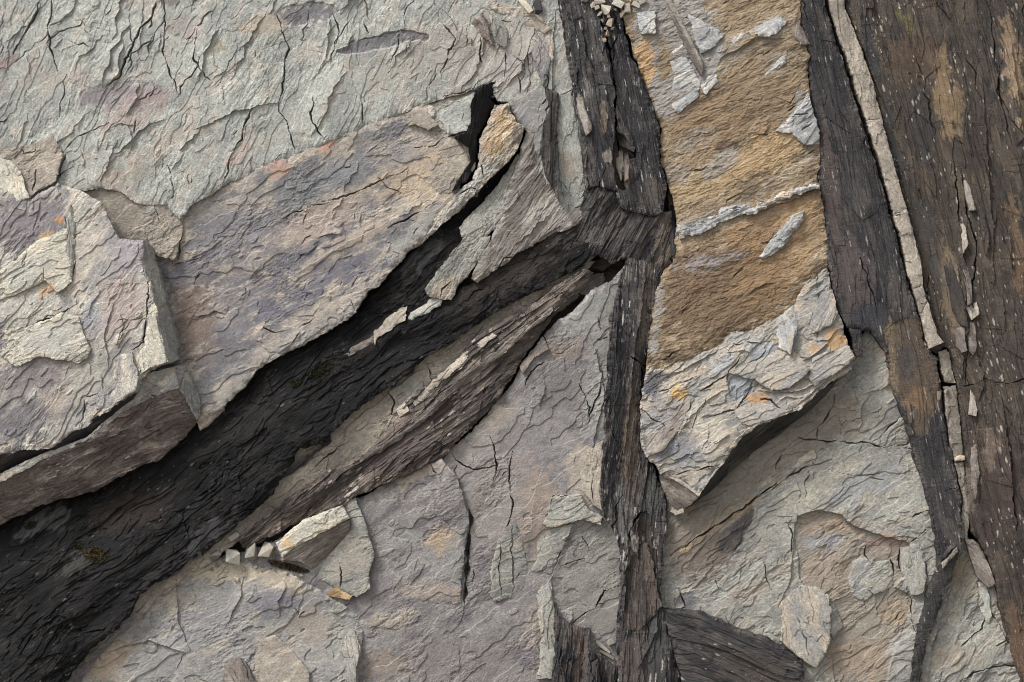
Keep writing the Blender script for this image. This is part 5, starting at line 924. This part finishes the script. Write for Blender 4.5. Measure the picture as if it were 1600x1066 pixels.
for i, (x, y, w, hh, a, c, lab) in enumerate([(994, 8, 16, 9, 20, (186, 176, 156), 'flat pale chip at the top edge left of the ochre block'), (1004, 2, 14, 10, -25, (170, 160, 142), 'greyish chip at the very top left corner of the ochre block'),
        (958, -2, 16, 10, 5, (196, 188, 168), 'pale chip cut by the top edge above the slot in the slate column'), (972, 22, 9, 14, 35, (140, 128, 112), 'brown slanted chip under the pale grey stone right of the slot'), (944, 66, 7, 9, 10, (160, 128, 96), 'lowest tiny rusty chip in the slot of the slate column'),
        (914, 2, 14, 8, 12, (176, 166, 148), 'thin cream chip at the top edge on the left shoulder of the slate column')]):
    stone(x, y, w, hh, a, c, lab, 40 + i, group=G2)
stone(820, 8, 12, 34, -38, (206, 194, 168), 'cream wedge-shaped stone at the top edge left of the slate column', 9)
stone(840, 10, 14, 26, -10, (66, 64, 70), 'dark bluish stone at the top edge beside the cream wedge', 10)
stone(364, 870, 28, 26, 4, (164, 160, 146), 'pale square stone, leftmost in the row below the black band', 11, 3)
stone(391, 864, 24, 28, -10, (146, 142, 128), 'grooved grey stone, middle of the row below the black band', 12, 3)
stone(416, 860, 26, 26, 14, (158, 148, 130), 'tan stone, rightmost in the row below the black band', 13, 3)
stone(336, 868, 22, 14, -30, (112, 108, 104), 'dark grey stone left of the row of pale stones below the black band', 14, 2)
stone(364, 840, 26, 12, -40, (150, 144, 132), 'slanted grey stone above the row of pale stones', 15, 2)
stone(942, 1012, 34, 7, 38, (168, 158, 142), 'pale stick-like splinter lying beside the dark slate stump', 16, 2)
stone(948, 1024, 30, 6, 30, (140, 126, 112), 'brownish stick-like splinter just below the pale one by the slate stump', 17, 2)
stone(934, 1026, 12, 12, 0, (122, 110, 98), 'small brown stone beside the two splinters by the slate stump', 18, 2)
stone(956, 1004, 16, 12, -20, (152, 146, 132), 'small grey stone above the two splinters by the slate stump', 19, 2)
stone(1064, 370, 10, 9, 0, (176, 166, 150), 'small pale stone at the left end of the long quartz ledge', 20, 2)
stone(368, 906, 10, 8, 10, (176, 160, 132), 'tiny tan stone just below the row of pale stones', 21, 2)
stone(1465, 618, 8, 14, 0, (126, 112, 96), 'small brown stone lodged beside the pale strip under the long horizontal crack', 22, 2)
stone(1478, 612, 10, 8, -30, (150, 138, 122), 'small tan stone at the top of the strip piece below the long horizontal crack', 23, 2)

rg = random.Random(5)
for i, (x, y) in enumerate([(338, 884), (352, 893), (380, 890), (398, 887), (408, 892), (428, 890), (446, 896), (346, 858), (330, 890), (470, 900)]):
    stone(x, y, rg.uniform(4, 8), rg.uniform(4, 7), rg.uniform(-40, 40), rg.choice([(176, 166, 144), (150, 140, 124), (120, 112, 102)]), 'tiny rock crumb scattered on the ledge around the row of pale stones', 60 + i, 1.0, group='crumbs on the ledge by the row of pale stones')
for i, (x, y) in enumerate([(932, 14), (950, 26), (941, 34), (957, 46), (946, 46), (962, 16), (985, 2), (930, -2)]):
    stone(x, y, rg.uniform(5, 9), rg.uniform(5, 8), rg.uniform(-40, 40), rg.choice([(190, 180, 158), (164, 150, 128), (138, 124, 106)]), 'tiny rock crumb among the bigger stones in the slot of the slate column', 80 + i, 2.0, group='crumbs in the slot of the slate column')

# ------------------------------------------------------------------ moss
def moss_mat(c1, c2):
    m = bpy.data.materials.new('moss'); m.use_nodes = True; nt = m.node_tree; n = nt.nodes; b = n['Principled BSDF']
    gi = n.new('ShaderNodeTexNoise'); gi.inputs['Scale'].default_value = 60; tc = n.new('ShaderNodeTexCoord'); nt.links.new(tc.outputs['Object'], gi.inputs['Vector'])
    cr = n.new('ShaderNodeValToRGB'); cr.color_ramp.elements[0].position = 0.35; cr.color_ramp.elements[1].position = 0.65; cr.color_ramp.elements[0].color = (*c1, 1); cr.color_ramp.elements[1].color = (*c2, 1)
    nt.links.new(gi.outputs['Fac'], cr.inputs['Fac']); nt.links.new(cr.outputs['Color'], b.inputs['Base Color']); b.inputs['Roughness'].default_value = 0.9
    return m

def moss(x, y, w, h, ang, n, mat, label, seed, size=4.0):
    rng = random.Random(seed); vs, fs = [], []
    for k in range(n):
        r = math.sqrt(rng.random()); t = rng.random() * 2 * math.pi; a = math.radians(ang)
        ux, uy = r * math.cos(t) * w / 2, r * math.sin(t) * h / 2
        qx, qy = x + ux * math.cos(a) - uy * math.sin(a), y + ux * math.sin(a) + uy * math.cos(a)
        hz = float(hb_at(qx, qy)) - 0.5
        b = np.array(wpos(qx, qy, hz)); L = size * S * rng.uniform(0.5, 1.3) * (1.2 - 0.6 * r)
        d = np.array([rng.gauss(0, 0.6), -1.0, rng.gauss(-0.2, 0.6)]); d /= np.linalg.norm(d)
        s = np.cross(d, [rng.gauss(0, 1), rng.gauss(0, 1), rng.gauss(0, 1)]); s = s / max(1e-6, np.linalg.norm(s)) * L * 0.22
        i = len(vs); vs += [b - s, b + s, b + d * L * 0.6 + s * 0.8, b + d * L, b + d * L * 0.6 - s * 0.8]; fs.append((i, i + 1, i + 2, i + 3, i + 4))
    org = np.array(wpos(x, y, float(hb_at(x, y))))
    me = bpy.data.meshes.new('moss_tuft'); me.from_pydata([tuple(v - org) for v in vs], [], fs); me.materials.append(mat)
    o = bpy.data.objects.new('moss_tuft', me); scene.collection.objects.link(o); o.location = org
    return props(o, label, 'moss')
mg = moss_mat((0.012, 0.014, 0.005), (0.035, 0.035, 0.012)); mb = moss_mat((0.03, 0.02, 0.008), (0.085, 0.06, 0.02)); my = moss_mat((0.04, 0.045, 0.01), (0.13, 0.12, 0.03))
moss(500, 578, 46, 18, -28, 1500, mg, 'blackish green moss tuft growing on the black diagonal band', 1)
moss(462, 598, 20, 11, -20, 500, mg, 'small black moss tuft left of the larger tuft on the black band', 2)
moss(150, 866, 44, 24, 10, 1300, mb, 'brown moss tuft in a pocket low on the black diagonal band', 3)
moss(120, 852, 20, 14, 20, 400, mg, 'dark green moss tuft beside the brown one low on the black band', 4)
moss(450, 886, 70, 12, 14, 1500, mb, 'strip of brown moss under the cream-topped chunk', 5)
moss(411, 864, 8, 16, -10, 260, my, 'yellow-green moss tuft between the pale stones below the black band', 6, 3.5)
moss(45, 822, 22, 12, -20, 400, mg, 'black moss tuft at the left end of the black band, under the wedge-shaped block', 7)
flake([(510, 927), (525, 917), (536, 924), (551, 931), (546, 937), (528, 935), (512, 931)], 9, [(160, 128, 80), (136, 106, 64), (172, 144, 96)], 'rusty orange sliver of rock on the right end of the layered grey plate', 150, rel=0.3, jag=1.0)
